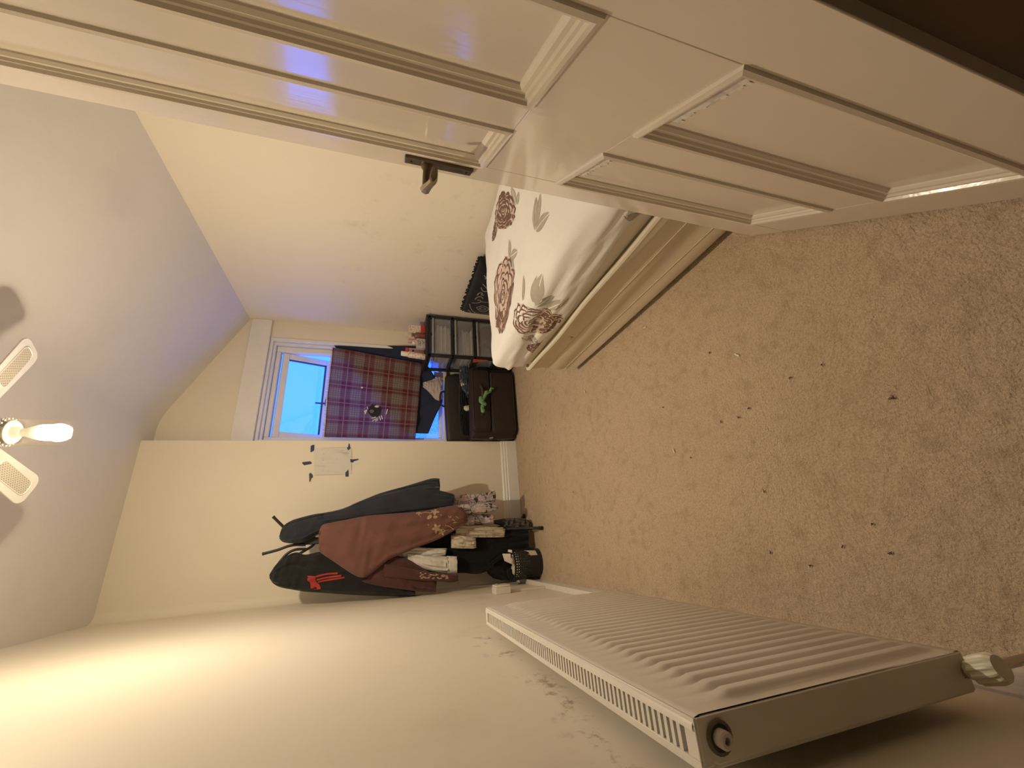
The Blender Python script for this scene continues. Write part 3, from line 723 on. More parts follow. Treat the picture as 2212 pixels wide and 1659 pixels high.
def sheet_px(top, bot, Y, nu=40, nv=40, wav=0, fu=5, seed=0, Y2=None, sag=0):
    """single cloth between a top and a bottom pixel polyline"""
    rnd = random.Random(seed); ph = rnd.uniform(0, 6)
    def samp(pl, n):
        pl = [V(*p) for p in pl]; d = [0]
        for a, b in zip(pl, pl[1:]): d.append(d[-1] + np.linalg.norm(b - a))
        return [V(np.interp(t * d[-1], d, [p[0] for p in pl]), np.interp(t * d[-1], d, [p[1] for p in pl])) for t in np.linspace(0, 1, n + 1)]
    T = samp(top, nu); B = samp(bot, nu); mb = MB(); vs = []; uv = []
    for j in range(nv + 1):
        v = j / nv; yy = Y + ((Y2 or Y) - Y) * v
        for i in range(nu + 1):
            u = i / nu; q = T[i] * (1 - v) + B[i] * v
            p = P(q[0], q[1], 1, yy)
            p[1] -= wav * (math.sin(u * fu * 6.28 + ph + 1.1 * math.sin(v * 3)) * (.4 + .6 * v) + .4 * math.sin(v * 9 + u * 4)) + wav * .3 * math.sin(u * 37 + v * 5)
            vs.append(p); uv.append((u, v))
    fs = [(j * (nu + 1) + i, (j + 1) * (nu + 1) + i, (j + 1) * (nu + 1) + i + 1, j * (nu + 1) + i + 1) for j in range(nv) for i in range(nu)]
    mb.add(vs, fs); mb.uv = uv; return mb

# ---------------------------------------------------------------- curtain cloths at the window
pl = Mat('plaid', (.20, .055, .065), .95, .1)
u, v, _ = pl.xyz('UV')
au = (u * 5.0 + .12).fr(); av = (v * 4.4 + .30).fr()
Lu = au.ss(.30, .34) * au.ss(.90, .94).inv(); Lv = av.ss(.36, .40) * av.ss(.88, .92).inv()
pl.mix((Lu + Lv).mn(1) * .55, (.33, .22, .22)); pl.mix(Lu * Lv * .7, (.42, .38, .35))
lu = (u * 40).fr().lt(.20); lv = (v * 36).fr().lt(.20)
pl.mix((lu * Lu).mx(lv * Lv) * .55, (.11, .06, .07))
pl.mix((au - .12).ab().lt(.02).mx((av - .14).ab().lt(.022)) * .45, (.62, .52, .50))
pl.bump(pl.noise(220, 2, kind='UV'), .3, .001)
plm = pl.done(); nt = plm.node_tree
tr = nt.nodes.new('ShaderNodeBsdfTranslucent'); mxs = nt.nodes.new('ShaderNodeMixShader'); mxs.inputs[0].default_value = .5
out = nt.nodes['Material Output']; pm = nt.nodes.new('ShaderNodeMix'); pm.data_type = 'RGBA'; pm.inputs[0].default_value = .5; nt.links.new(pl.c, pm.inputs[6]); pm.inputs[7].default_value = (.62, .50, .52, 1); nt.links.new(pm.outputs[2], tr.inputs[0]); nt.links.new(pl.b.outputs[0], mxs.inputs[1]); nt.links.new(tr.outputs[0], mxs.inputs[2]); nt.links.new(mxs.outputs[0], out.inputs[0])
plaid = thing('plaid_blanket', (1.25, 3.36, .8), 'burgundy and beige plaid blanket pinned across the lower window', 'blanket')
top = [(719, 751), (714, 800), (708, 850), (704, 905), (700, 944)]; bot = [(912, 786), (908, 820), (905, 860), (901, 905), (897, 950)]
bl = obj('blanket_cloth', sheet_px(top, bot, 3.385, 56, 40, .007, 4, 3), plm, plaid, smooth=80, solid=.003)
BLB = bvh_of(bl)
fringe_m = cloth_mat('fringe', (.40, .33, .36))
mb = MB()
rr = random.Random(4)
for k in range(70):
    t = k / 69; a = V(np.interp(t, [0, .25, .5, .75, 1], [p[0] for p in top]), np.interp(t, [0, .25, .5, .75, 1], [p[1] for p in top]))
    p0 = P(a[0], a[1], 1, 3.383); p1 = p0 + V(rr.uniform(-.006, .006), -.004, rr.uniform(.008, .016)); mb.tube([p0 - V(0, 0, .004), p1], .0012, 4)
obj('fringe', mb, fringe_m, plaid)['kind'] = 'stuff'
# black and white print stitched on the blanket, and a pale button
dY = (0, 1, 0)
def WP(px, py): return P(px, py, 1, 3.38)
pk, pw, ppk, pg = simple('print_black', (.02, .02, .03), .8), simple('print_white', (.75, .74, .74), .8), simple('print_pink', (.75, .55, .55), .8), simple('print_grey', (.14, .12, .13), .8)
pb = MB(); fill(pb, BLB, WP(810, 888), [WP(*p) for p in ((797, 880), (803, 873), (812, 874), (823, 878), (824, 886), (822, 896), (815, 901), (808, 903), (800, 898), (795, 890))], dY, .004, 0)
patch = obj('printed_patch', pb, pk, plaid, smooth=0); patch['label'] = 'black printed patch with white lettering'
for a in (((790, 892), (792, 886), (788, 889)), ((787, 888), (790, 895)), ((793, 878), (794, 884)), ((803, 904), (812, 901)), ((804, 910), (811, 906), (812, 911)), ((814, 903), (815, 909)), ((820, 900), (822, 908)), ((824, 898), (826, 906)), ((834, 895), (837, 884))):
    pb = MB(); stroke(pb, BLB, catmull([WP(*p) for p in a], 4), None, dY, .007, .006); obj('white_stroke', pb, pw, patch, smooth=0)
pb = MB(); fill(pb, BLB, WP(814, 878), [WP(814 + 5 * math.cos(k * .63), 878 + 2.6 * math.sin(k * .63)) for k in range(10)], dY, .006); obj('pink_spot', pb, ppk, patch, smooth=0)
pb = MB(); fill(pb, BLB, WP(803, 889), [WP(803 + 5 * math.cos(k * .63), 889 + 4 * math.sin(k * .63)) for k in range(10)], dY, .006); obj('grey_spot', pb, pg, patch, smooth=0)
bp = WP(782, 838); mb = MB(); rs = []
for r, t in ((.001, -.010), (.006, -.010), (.0085, -.006), (.0085, -.002)): rs.append([(bp[0] + r * math.cos(k * .628), bp[1] + t - .004, bp[2] + r * math.sin(k * .628)) for k in range(10)])
mb.rings(rs); obj('button', mb, simple('button_pale', (.8, .74, .70), .4), plaid)
navy_m = cloth_mat('navy_cloth', (.028, .036, .075), 12, .4)
top = [(721, 745), (740, 775), (795, 840), (835, 895), (862, 935)]; bot = [(900, 748), (925, 792), (940, 815), (954, 850), (956, 868), (938, 905), (925, 937)]
tag(obj('navy_cloth', sheet_px(top, bot, 3.440, 40, 30, .007, 3, 8, 3.405), navy_m, smooth=80, solid=.003), 'navy cloth hanging behind the plaid blanket, hem dipping to the sill', 'curtain')
# things on the sill
wh = cloth_mat('pale_lilac_cloth', (.55, .47, .47), 10, .4)
tag(obj('crumpled_cloth', loft([(914, 826, 836), (922, 824, 842), (930, 822, 850), (940, 817, 862), (950, 815, 866), (954, 818, 864)], 3.395, .022, 4, .35, 24, 4, 5, .006), wh, smooth=60), 'crumpled pale lilac cloth bundled on the window sill', 'cloth')
tag(obj('purple_packet', MB().hexa([P(957, 806, 1, 3.41), P(957, 818, 1, 3.41), P(957, 818, 1, 3.43), P(957, 806, 1, 3.43), P(938, 803, 1, 3.41), P(937, 814, 1, 3.41), P(937, 814, 1, 3.43), P(938, 803, 1, 3.43)]), simple('packet_purple', (.22, .15, .20), .6, .4, 60, .6), bevel=.003), 'small purple packet on the sill beside the drawer tower', 'packet')
mb = MB(); pc = P(948, 819, 1, 3.405); mb.lathe((pc[0], pc[1], oz0), [(0, .001), (.016, .001), (.021, .012), (.018, .035), (.008, .05), (.010, .058), (0, .060)], 14)
tag(obj('yellow_ornament', mb, simple('ornament_yellow', (.62, .52, .16), .5, .4, 90, .5)), 'tiny yellow ornament on the sill by the navy cloth', 'ornament')

# ---------------------------------------------------------------- taped drawing
pp = Mat('drawing_paper', (.70, .67, .61), .8, .2)
sx, sy, sz = pp.xyz()
pp.mix(pp.noise(26, 5, .65, (1, 1, .25)).ss(.50, .72) * (sx.ab().lt(.088)) * (sz.gt(.02)) * .65, (.42, .40, .38)); pp.mix(pp.noise(45, 2).ss(.70, .74) * .5, (.25, .23, .22))
draw = thing('taped_drawing', (.635, BW, 1.32), 'faint pencil drawing taped to the cream wall', 'drawing')
c4 = [P(x_, y_, 1, BW - .002) for x_, y_ in ((677, 968), (679, 1028), (760, 1024), (758, 966))]
mb = MB(); mb.prism([tuple(p) for p in c4], (0, .0015, 0)); obj('paper', mb, pp.done(), draw, smooth=0)
mb = MB()
for a, b in (((697, 968), (750, 966)), ((760, 969), (760, 990)), ((760, 1002), (759, 1016)), ((680, 1026), (740, 1025))):
    p, q = P(*a, 1, BW - .0026), P(*b, 1, BW - .0026); t = q - p; s = np.cross(t / np.linalg.norm(t), V(0, 1, 0)) * .0008
    mb.add([p - s, p + s, q + s, q - s], [(0, 1, 2, 3)])
obj('pencil_border', mb, simple('pencil', (.35, .32, .30), .8), draw, smooth=0)
tb_m = simple('blue_tape', (.045, .06, .14), .6, .3, 50, .3); tg_m = simple('grey_tape', (.075, .075, .085), .6, .3, 50, .3)
Z8 = .07233
for i, poly in enumerate((((570, 325), (600, 300), (678, 285), (668, 455), (640, 480), (560, 510)), ((310, 830), (325, 805), (560, 780), (605, 840), (560, 865), (365, 897)), ((520, 1140), (550, 1145), (572, 1115), (590, 1150), (625, 1180), (632, 1270), (590, 1280), (555, 1390), (528, 1395)),
                    ((1705, 250), (1725, 248), (1760, 405), (1715, 420), (1705, 455), (1690, 450), (1655, 400), (1655, 370), (1685, 350)), ((1745, 715), (1840, 722), (2000, 705), (1995, 738), (1850, 780), (1840, 815), (1755, 810), (1755, 760)), ((1605, 1110), (1640, 1085), (1685, 1030), (1700, 1060), (1700, 1230), (1640, 1242), (1605, 1225)))):
    mb = MB(); mb.prism([tuple(P(630 + a * Z8, 940 + b * Z8, 1, BW - .0035)) for a, b in poly], (0, .001, 0))
    obj('tape', mb, tg_m if i == 2 else tb_m, draw, smooth=0)

# ---------------------------------------------------------------- coat stand and what hangs on it
CSX, CSY = .075, 2.98
cs = thing('coat_stand', (CSX, CSY, 0), 'black metal coat stand loaded with clothes in the corner', 'coat stand')
mb = MB(); mb.tube([(CSX, CSY, .18), (CSX, CSY, 1.60)], .013, 12); obj('pole', mb, black_m, cs)
for k in (-95, 62, 160):
    a = math.radians(k); l = .195
    mb = MB(); mb.tube(catmull([(CSX, CSY, .30), (CSX + .05 * math.cos(a), CSY + .05 * math.sin(a), .20), (CSX + .12 * math.cos(a), CSY + .12 * math.sin(a), .075), (CSX + l * math.cos(a), CSY + l * math.sin(a), .010)], 5), .010, 10)
    f = obj('foot', mb, black_m, cs)
    mb = MB(); mb.tube([(CSX + (l - .028) * math.cos(a), CSY + (l - .028) * math.sin(a), .022), (CSX + (l + .006) * math.cos(a), CSY + (l + .006) * math.sin(a), .009)], .0125, 10); obj('rubber_tip', mb, blackp_m, f)
hub = obj('hub', MB().box(CSX - .020, CSX + .020, CSY - .02, CSY + .02, 1.44, 1.56), black_m, cs, bevel=.004)
arms = [[(660, 1178), (640, 1177), (622, 1180), (600, 1188), (570, 1196)], [(660, 1166), (640, 1160), (620, 1145), (606, 1132), (592, 1118)], [(662, 1186), (640, 1187), (622, 1195), (606, 1212), (592, 1232)]]
for i, ar in enumerate(arms):
    yy = CSY - .02
    pts = catmull([P(*p, 1, yy) for p in ar], 5); mb = MB(); mb.tube(pts, .0085, 10); a = obj('hook', mb, black_m, cs)
    mb = MB(); mb.tube([pts[-1] + (pts[-1] - pts[-2]) * .1, pts[-1] + (pts[-1] - pts[-2]) * .8 / max(1e-6, np.linalg.norm(pts[-1] - pts[-2])) * .01], .0098, 10); obj('hook_cap', mb, blackp_m, a)
for py in (1166, 1181):
    p = P(657, py, 1, CSY - .021); mb = MB(); mb.tube([p + V(0, .004, 0), p - V(0, .004, 0)], .005, 8); obj('rivet', mb, simple('rivet_pale', (.75, .72, .68), .3), hub)
for sx_, ang in ((-1, 0), (1, 0)):     # rear hooks
    mb = MB(); mb.tube(catmull([(CSX, CSY + .015, 1.47), (CSX + sx_ * .03, CSY + .05, 1.50), (CSX + sx_ * .07, CSY + .12, 1.58)], 4), .0085, 8); obj('hook', mb, black_m, cs)

navyc = cloth_mat('navy_coat_wool', (.034, .036, .048), 10, .45, 500)
coat = thing('navy_coat', tuple(P(780, 1100, 1, 2.93)), 'dark navy coat hanging on the right of the coat stand', 'coat')
obj('coat_body', loft([(604, 1157, 1164), (612, 1138, 1171), (630, 1125, 1174), (655, 1117, 1172), (680, 1111, 1158), (705, 1107, 1148), (740, 1099, 1142), (780, 1082, 1140), (820, 1066, 1138), (860, 1055, 1134), (900, 1046, 1128), (930, 1042, 1122), (946, 1042, 1118)], 2.945, .062, 5, .22, 44, 5, 2, .004), navyc, coat, smooth=60)
sl = obj('sleeve', loft([(700, 1110, 1126), (760, 1095, 1120), (820, 1075, 1112), (880, 1060, 1104), (930, 1058, 1098), (960, 1062, 1095), (980, 1068, 1088)], 2.885, .030, 3, .2, 28, 4, 6, .004), navyc, coat, smooth=60)
obj('sleeve', loft([(760, 1090, 1112), (820, 1066, 1092), (880, 1049, 1076), (930, 1034, 1062), (948, 1034, 1060)], 2.95, .034, 3, .2, 28, 4, 9, .004), navyc, coat, smooth=60)

blk = cloth_mat('black_jersey', (.020, .021, .020), 10, .4, 500)
jk = thing('black_track_jacket', tuple(P(720, 1245, 1, 2.95)), 'black track jacket with red shoulder flash on the left hook', 'jacket')
jb = obj('jacket_body', loft([(583, 1241, 1250), (592, 1226, 1261), (606, 1212, 1268), (625, 1198, 1272), (642, 1193, 1275), (660, 1198, 1278), (690, 1192, 1280), (730, 1190, 1283), (780, 1190, 1286), (830, 1195, 1288), (870, 1210, 1289), (895, 1240, 1289)], 2.945, .060, 4, .2, 44, 5, 4, .005), blk, jk, smooth=60)
JB = bvh_of(jb); red_m = cloth_mat('red_stripe', (.40, .05, .04), 20, .3)
mb = MB()
fill(mb, JB, P(674, 1250, 1, 2.9), [P(*p, 1, 2.9) for p in ((665, 1243), (684, 1244), (684, 1258), (690, 1262), (694, 1272), (680, 1274), (672, 1270), (670, 1258), (665, 1254))], dY, .003)
for a in (((684, 1245), (705, 1240), (730, 1238)), ((685, 1252), (708, 1247), (738, 1243)), ((687, 1257), (712, 1252), (745, 1247))):
    stroke(mb, JB, catmull([P(*p, 1, 2.9) for p in a], 6), None, dY, .010, .003)
obj('red_flash', mb, red_m, jk, smooth=0)['label'] = 'red shoulder flash with three stripes'

drm = cloth_mat('rust_wool', (.17, .078, .064), 9, .25, 380)
gold = cloth_mat('gold_thread', (.46, .33, .20), 60, .4)
dr = thing('rust_tunic', tuple(P(850, 1160, 1, 2.85)), 'rust brown tunic with gold flower embroidery at the front of the stand', 'tunic')
db = obj('tunic_body', loft([(690, 1148, 1191), (697, 1134, 1197), (715, 1129, 1209), (740, 1124, 1226), (765, 1119, 1242), (782, 1116, 1248), (795, 1114, 1244), (815, 1112, 1229), (840, 1110, 1209), (870, 1108, 1196), (900, 1106, 1183), (930, 1101, 1172), (955, 1096, 1161), (975, 1093, 1150), (992, 1096, 1140), (1008, 1110, 1130)], 2.865, .055, 2.5, .14, 52, 6, 11, .003), drm, dr, smooth=60)
DBV = bvh_of(db)
mb = MB()
def gp(px, py): return P(px, py, 1, 2.82)
def petal(cx, cy, ang, l, w_):
    u = V(math.cos(ang), math.sin(ang)); v = V(-u[1], u[0]); c = V(cx, cy) + u * l / 2
    ol = [gp(*(c + u * l / 2 * math.cos(k * .524) + v * w_ / 2 * math.sin(k * .524))) for k in range(12)]
    fill(mb, DBV, gp(*c), ol, dY, .0025, 0, 2)
def gflower(cx, cy, n, l, w_, a0):
    for k in range(n): petal(cx, cy, a0 + k * 2 * math.pi / n, l, w_)
gflower(905, 1107, 5, 7, 4, .3)
for p in ((929, 1114), (935, 1118), (927, 1121), (938, 1112)): petal(p[0], p[1], p[0] * 1.7, 10, 7)
gflower(943, 1142, 5, 11, 6, .5); gflower(940, 1105, 4, 9, 5, .2); gflower(955, 1150, 4, 8, 4, 1.2)
for p in ((908, 1116), (925, 1134), (952, 1113), (962, 1135)): gflower(p[0], p[1], 6, 1.6, 1.6, 0)
for a in (((912, 1108), (920, 1106), (928, 1108), (936, 1106)), ((965, 1136), (972, 1138), (980, 1144)), ((968, 1114), (972, 1118), (975, 1114)), ((976, 1122), (982, 1126)), ((985, 1116), (990, 1120)), ((978, 1130), (986, 1128)), ((955, 1142), (962, 1146), (970, 1144))):
    stroke(mb, DBV, catmull([gp(*p) for p in a], 5), None, dY, .005, .0025)
obj('embroidery', mb, gold, dr, smooth=0)['label'] = 'gold flower embroidery near the hem'
mar = cloth_mat('maroon_wool', (.095, .042, .038), 9, .35, 380)
mg = thing('maroon_kameez', tuple(P(880, 1240, 1, 2.9)), 'maroon garment with embroidered cuff hanging below the track jacket', 'garment')
obj('garment_body', loft([(770, 1195, 1252), (800, 1196, 1262), (830, 1195, 1268), (860, 1200, 1272), (890, 1212, 1276), (915, 1228, 1278), (940, 1244, 1279)], 2.90, .040, 3, .25, 40, 5, 21, .004), mar, mg, smooth=60)
cf = obj('sleeve', loft([(830, 1218, 1246), (870, 1226, 1250), (910, 1233, 1254), (950, 1237, 1256), (975, 1239, 1258), (988, 1240, 1255)], 2.852, .022, 2, .2, 28, 4, 23, .002), mar, mg, smooth=60)
CF = bvh_of(cf); mb = MB(); rg = random.Random(5)
for k in range(42):
    cx = rg.uniform(908, 968); cy = 1238 + (cx - 908) * .09 + rg.uniform(-1, 11) * (1 - .35 * (cx - 908) / 60)
    a = rg.uniform(0, 6); ol = [P(cx + 2.6 * math.cos(a + q), cy + 1.2 * math.sin(a + q), 1, 2.83) for q in np.linspace(0, 6.28, 8)[:-1]]
    fill(mb, CF, P(cx, cy, 1, 2.83), ol, dY, .0015, 0, 1)
obj('embroidery', mb, gold, mg, smooth=0)['label'] = 'gold embroidered cuff'
wcm = cloth_mat('white_cotton', (.70, .66, .58), 8, .2, 420)
ws = thing('white_shirt', tuple(P(940, 1210, 1, 2.9)), 'white cotton shirt sleeve and cuff showing between the rust and maroon garments', 'shirt')
obj('shirt_tail', loft([(868, 1178, 1205), (890, 1180, 1203), (920, 1183, 1202), (945, 1184, 1201), (961, 1184, 1200)], 2.925, .022, 3, .45, 32, 5, 31, .004), wcm, ws, smooth=60)
obj('shirt_sleeve', loft([(880, 1196, 1215), (905, 1198, 1226), (930, 1200, 1233), (955, 1201, 1237), (967, 1202, 1237)], 2.905, .028, 4, .25, 36, 5, 33, .005), wcm, ws, smooth=60)
obj('cuff', loft([(965, 1201, 1237.5), (975, 1201, 1238), (986, 1202, 1238)], 2.905, .029, 3, .12, 32, 3, 34, .003), wcm, ws, smooth=60)
# printed garment with three pleats
pn = Mat('patterned_cotton', (.42, .38, .38), .9, .15)
vz = pn.voro(17, (1, 1, 1.5), 'DISTANCE_TO_EDGE'); ns_ = pn.noise(22, 4, .6)
pn.mix(ns_.ss(.48, .56) * .8, (.62, .45, .43)); pn.mix(pn.noise(40, 4, .7, dist=1.5).ss(.55, .6) * .8, (.75, .72, .68)); pn.mix(vz.lt(.035) * pn.noise(9, 3).gt(.48) * .9, (.025, .02, .025)); xx, yy_, zz_ = pn.xyz(); pn.mix(zz_.lt(-.05) * pn.noise(13, 3).gt(.55) * .9, (.02, .02, .022)); pn_m = pn.done()
ps = thing('patterned_skirt', tuple(P(1010, 1100, 1, 2.95)), 'pink, grey and black patterned skirt hanging under the navy coat', 'skirt')
for i, (rows, yy) in enumerate((([(960, 1076, 1100), (1000, 1068, 1094), (1035, 1067, 1090), (1052, 1064, 1088), (1068, 1060, 1086)], 2.97), ([(965, 1092, 1116), (1000, 1089, 1112), (1040, 1087, 1109), (1060, 1085, 1106), (1073, 1089, 1101)], 2.93), ([(970, 1108, 1136), (1005, 1111, 1136), (1040, 1111, 1134), (1064, 1112, 1131)], 2.95))):
    obj('pleat', loft(rows, yy, .026, 3, .3, 30, 5, 40 + i, .003), pn_m, ps, smooth=60)
crm = Mat('cream_print', (.62, .55, .43), .9, .15); xx, yy_, zz_ = crm.xyz()
crm.mix(crm.noise(22, 4, .6, dist=1.2).ss(.55, .60) * .7, (.30, .22, .19)); crm.mix(crm.noise(28, 3, .6, dist=1).ss(.62, .68) * .8, (.75, .72, .66)); crm.bump(crm.noise(300, 2), .2, .001); crm_m = crm.done()
tag(obj('cream_scarf', loft([(985, 1134, 1161), (1010, 1136, 1161), (1040, 1137, 1161), (1070, 1139, 1161), (1087, 1139, 1160)], 2.925, .018, 4, .6, 40, 5, 51, .002), crm_m, smooth=60), 'long cream printed scarf hanging lowest at the front of the stand', 'scarf')
tag(obj('cream_blouse', loft([(975, 1156, 1184), (995, 1157, 1185), (1010, 1159, 1185), (1024, 1160, 1185)], 2.895, .020, 4, .6, 40, 5, 53, .003), crm_m, smooth=60), 'short cream blouse hem between the rust tunic and white shirt', 'blouse')
blk2 = cloth_mat('black_cotton', (.010, .010, .012), 10, .4, 400)
tag(obj('black_trousers', loft([(900, 1150, 1238), (950, 1152, 1238), (1000, 1156, 1238), (1030, 1158, 1240), (1050, 1158, 1234), (1075, 1150, 1212), (1105, 1142, 1204), (1138, 1144, 1192)], 2.985, .040, 4, .25, 44, 5, 61, .004), blk2, smooth=60), 'black trousers hanging at the back of the stand down to the floor', 'trousers')
gry = cloth_mat('grey_knit', (.115, .105, .092), 20, .5, 260)
gs = loft([(1068, 1124, 1131), (1085, 1121, 1136), (1100, 1119, 1143), (1115, 1119, 1148), (1130, 1120, 1149), (1141, 1123, 1146), (1147, 1128, 1142)], 3.02, .035, 4, .35, 32, 5, 71, .010)
dzs = min(v_[2] for v_ in gs.v) - .002; gs.v = [(a, b, c_ - dzs) for a, b, c_ in gs.v] if abs(dzs) < .08 else gs.v
tag(obj('grey_scarf', gs, gry, smooth=60), 'grey knitted scarf crumpled on the floor behind the stand foot', 'scarf')

# ---------------------------------------------------------------- waste basket
wbc = (-.165, 2.94, 0); wb = thing('waste_basket', wbc, 'black perforated plastic waste basket beside the coat stand', 'waste basket')
n = 76; zs = [0, .004, .03, .06, .092, .095] + [.0985 + .0076 * k for k in range(14)] + [.206]
mb = MB(); vs = []
def wr_(z_): return .090 + .014 * z_ / .21
for z_ in zs:
    for k in range(n):
        a = k * 2 * math.pi / n; vs.append((wbc[0] + wr_(z_) * math.cos(a), wbc[1] + wr_(z_) * math.sin(a), z_))
fs = []
for i in range(len(zs) - 1):
    for k in range(n):
        if .098 <= zs[i] < .198 and k % 2 == 1 and (i % 2 == 0): continue
        fs.append((i * n + k, i * n + (k + 1) % n, (i + 1) * n + (k + 1) % n, (i + 1) * n + k))
fs.append(tuple(reversed(range(n)))); mb.add(vs, fs)
obj('basket_wall', mb, blackp_m, wb, smooth=30, solid=.0025)
mb = MB(); mb.tube([(wbc[0] + .105 * math.cos(k * .157), wbc[1] + .105 * math.sin(k * .157), .208) for k in range(41)], .0042, 8, cap=False); obj('rim', mb, blackp_m, wb)
lb = [P(*p, 1, wbc[1] - .098) for p in ((1136, 1189), (1138, 1200), (1163, 1199), (1161, 1189))]
lbb = bvh_of(bpy.data.objects[[o.name for o in wb.children if o.name.startswith('basket_wall')][0]])
mb = MB(); fill(mb, lbb, sum(lb) / 4, [lb[i] * (1 - t) + lb[(i + 1) % 4] * t for i in range(4) for t in (0, .33, .66)], dY, .003, 0, 3)
obj('paper_label', mb, simple('label_white', (.72, .66, .55), .6, .3, 90, .35), wb, smooth=0)['label'] = 'white paper label'
papm = simple('paper_white', (.72, .66, .56), .7, .3, 20, .15)
mb = MB(); q = [P(1085, 1196, 1, 2.90), P(1090, 1212, 1, 2.88), P(1104, 1218, 1, 2.87), P(1103, 1196, 1, 2.88)]; mb.prism(q, (0, .002, 0)); tag(obj('folded_paper', mb, papm, smooth=0), 'folded white paper sticking out of the waste basket', 'paper')
mb = MB(); q = [P(1098, 1187, 1, 2.90), P(1097, 1192, 1, 2.90), P(1106, 1194, 1, 2.87), P(1106, 1188, 1, 2.87)]; mb.prism(q, (0, .002, 0)); tag(obj('paper_scrap', mb, papm, smooth=0), 'small paper scrap at the right of the waste basket rim', 'paper')
bag = Mat('bin_bag', (.012, .012, .014), .32, .5); bag.bump(bag.noise(28, 5, .6), .8, .02)
bg_ = MB(); rs = []
for r, z_, dx, dy in ((.070, .002, -.02, .205), (.088, .05, -.02, .205), (.094, .14, -.02, .20), (.092, .22, -.015, .19), (.080, .29, -.005, .18), (.055, .325, 0, .17), (.025, .34, 0, .165)):
    rs.append([(wbc[0] + dx + r * (1 + .06 * math.sin(k * 2.3 + z_ * 60)) * math.cos(k * 2 * math.pi / 36), wbc[1] + dy + r * (1 + .06 * math.cos(k * 1.7)) * math.sin(k * 2 * math.pi / 36), z_ + .006 * math.sin(k * 1.9)) for k in range(36)])
bg_.rings(rs, True, True)
cpm = simple('crumpled_white', (.72, .64, .52), .8, .2, 14, .25, 30, .8, .02)
cpb = MB(); cpr = []
for r, z_ in ((.060, .006), (.082, .05), (.088, .12), (.084, .165), (.060, .185), (.02, .19)):
    cpr.append([(wbc[0] + r * (1 + .05 * math.sin(k * 2.7 + z_ * 90)) * math.cos(k * 2 * math.pi / 30), wbc[1] + r * (1 + .05 * math.cos(k * 1.9)) * math.sin(k * 2 * math.pi / 30), z_ + .008 * math.sin(k * 2.1) * (z_ > .1)) for k in range(30)])
cpb.rings(cpr, True, True); tag(obj('crumpled_paper', cpb, cpm, smooth=40), 'crumpled pale paper filling the waste basket, seen through its holes', 'paper'); tag(obj('bin_bag', bg_, bag.done(), smooth=70), 'black plastic bag slumped behind the waste basket', 'bag')

# ---------------------------------------------------------------- socket and trunking on the left wall
pvc = simple('white_pvc', (.72, .67, .58), .4, .45, 20, .15)
so = thing('wall_socket', (LW, 2.575, .34), 'white surface-mounted wall socket between radiator and waste basket', 'socket')
obj('back_box', MB().box(LW, LW + .036, 2.530, 2.622, .340, .432), pvc, so, bevel=.003)
obj('face_plate', MB().box(LW + .036, LW + .048, 2.532, 2.620, .342, .430), pvc, so, bevel=.004)
obj('rocker_switch', MB().box(LW + .048, LW + .054, 2.565, 2.590, .405, .420), simple('switch_grey', (.35, .33, .30), .4), so, bevel=.002)
tk = thing('cable_trunking', (LW, 2.575, .10), 'narrow white cable trunking dropping from the socket to the skirting', 'trunking')
obj('vertical_run', MB().box(LW, LW + .014, 2.565, 2.590, .10, .340), pvc, tk, bevel=.002)
obj('skirting_run', MB().box(LW, LW + .030, 1.60, 3.2, .088, .108), pvc, tk, bevel=.002)

# ---------------------------------------------------------------- storage tower
TX0, TX1, TY0, TY1, TZ = 1.445, 1.828, 3.03, 3.345, .795
tw = thing('drawer_tower', ((TX0 + TX1) / 2, (TY0 + TY1) / 2, 0), 'black plastic drawer tower with clear drawers in the window corner', 'drawers')
obj('top_panel', MB().box(TX0 - .006, TX1 + .006, TY0 - .006, TY1 + .004, TZ - .022, TZ), blackp_m, tw, bevel=.005)
for a in (TX0, TX1 - .024):
    for b in (TY0, TY1 - .024): obj('corner_post', MB().box(a, a + .024, b, b + .024, 0, TZ - .022), blackp_m, tw, bevel=.003)
lev = [TZ - .022 - k * .191 for k in range(5)]
for zz in lev:
    s = MB(); s.box(TX0, TX1, TY0, TY0 + .02, zz - .020, zz); s.box(TX0, TX1, TY1 - .02, TY1, zz - .020, zz); s.box(TX0, TX0 + .02, TY0, TY1, zz - .020, zz); s.box(TX1 - .02, TX1, TY0, TY1, zz - .020, zz)
    obj('shelf_frame', s, blackp_m, tw, bevel=.002)
drw, nt, mx_, g_ = glass_like('clear_plastic', (.84, .84, .86), .16, .25)
for k in range(4):
    z1 = lev[k] - .024; z0 = lev[k + 1] + .004 if k < 4 else .02
    d = MB(); t = .003; a0, a1, b0, b1 = TX0 + .027, TX1 - .027, TY0 + .002, TY1 - .01
    d.box(a0, a1, b0, b0 + t, z0, z1 - .004); d.box(a0, a1, b1 - t, b1, z0, z1 - .03); d.box(a0, a0 + t, b0, b1, z0, z1 - .03); d.box(a1 - t, a1, b0, b1, z0, z1 - .03); d.box(a0, a1, b0, b1, z0, z0 + t)
    dr_ = obj('drawer', d, drw, tw)
    obj('drawer_lip', MB().box(a0, a1, b0 - .012, b0 + .006, z1 - .020, z1 - .004), simple('lip_grey', (.30, .30, .31), .35), dr_, bevel=.004)
ppm = [simple('paper_cream', (.74, .68, .57), .8, .2, 30, .15), simple('paper_grey', (.55, .52, .48), .8, .2, 30, .15)]
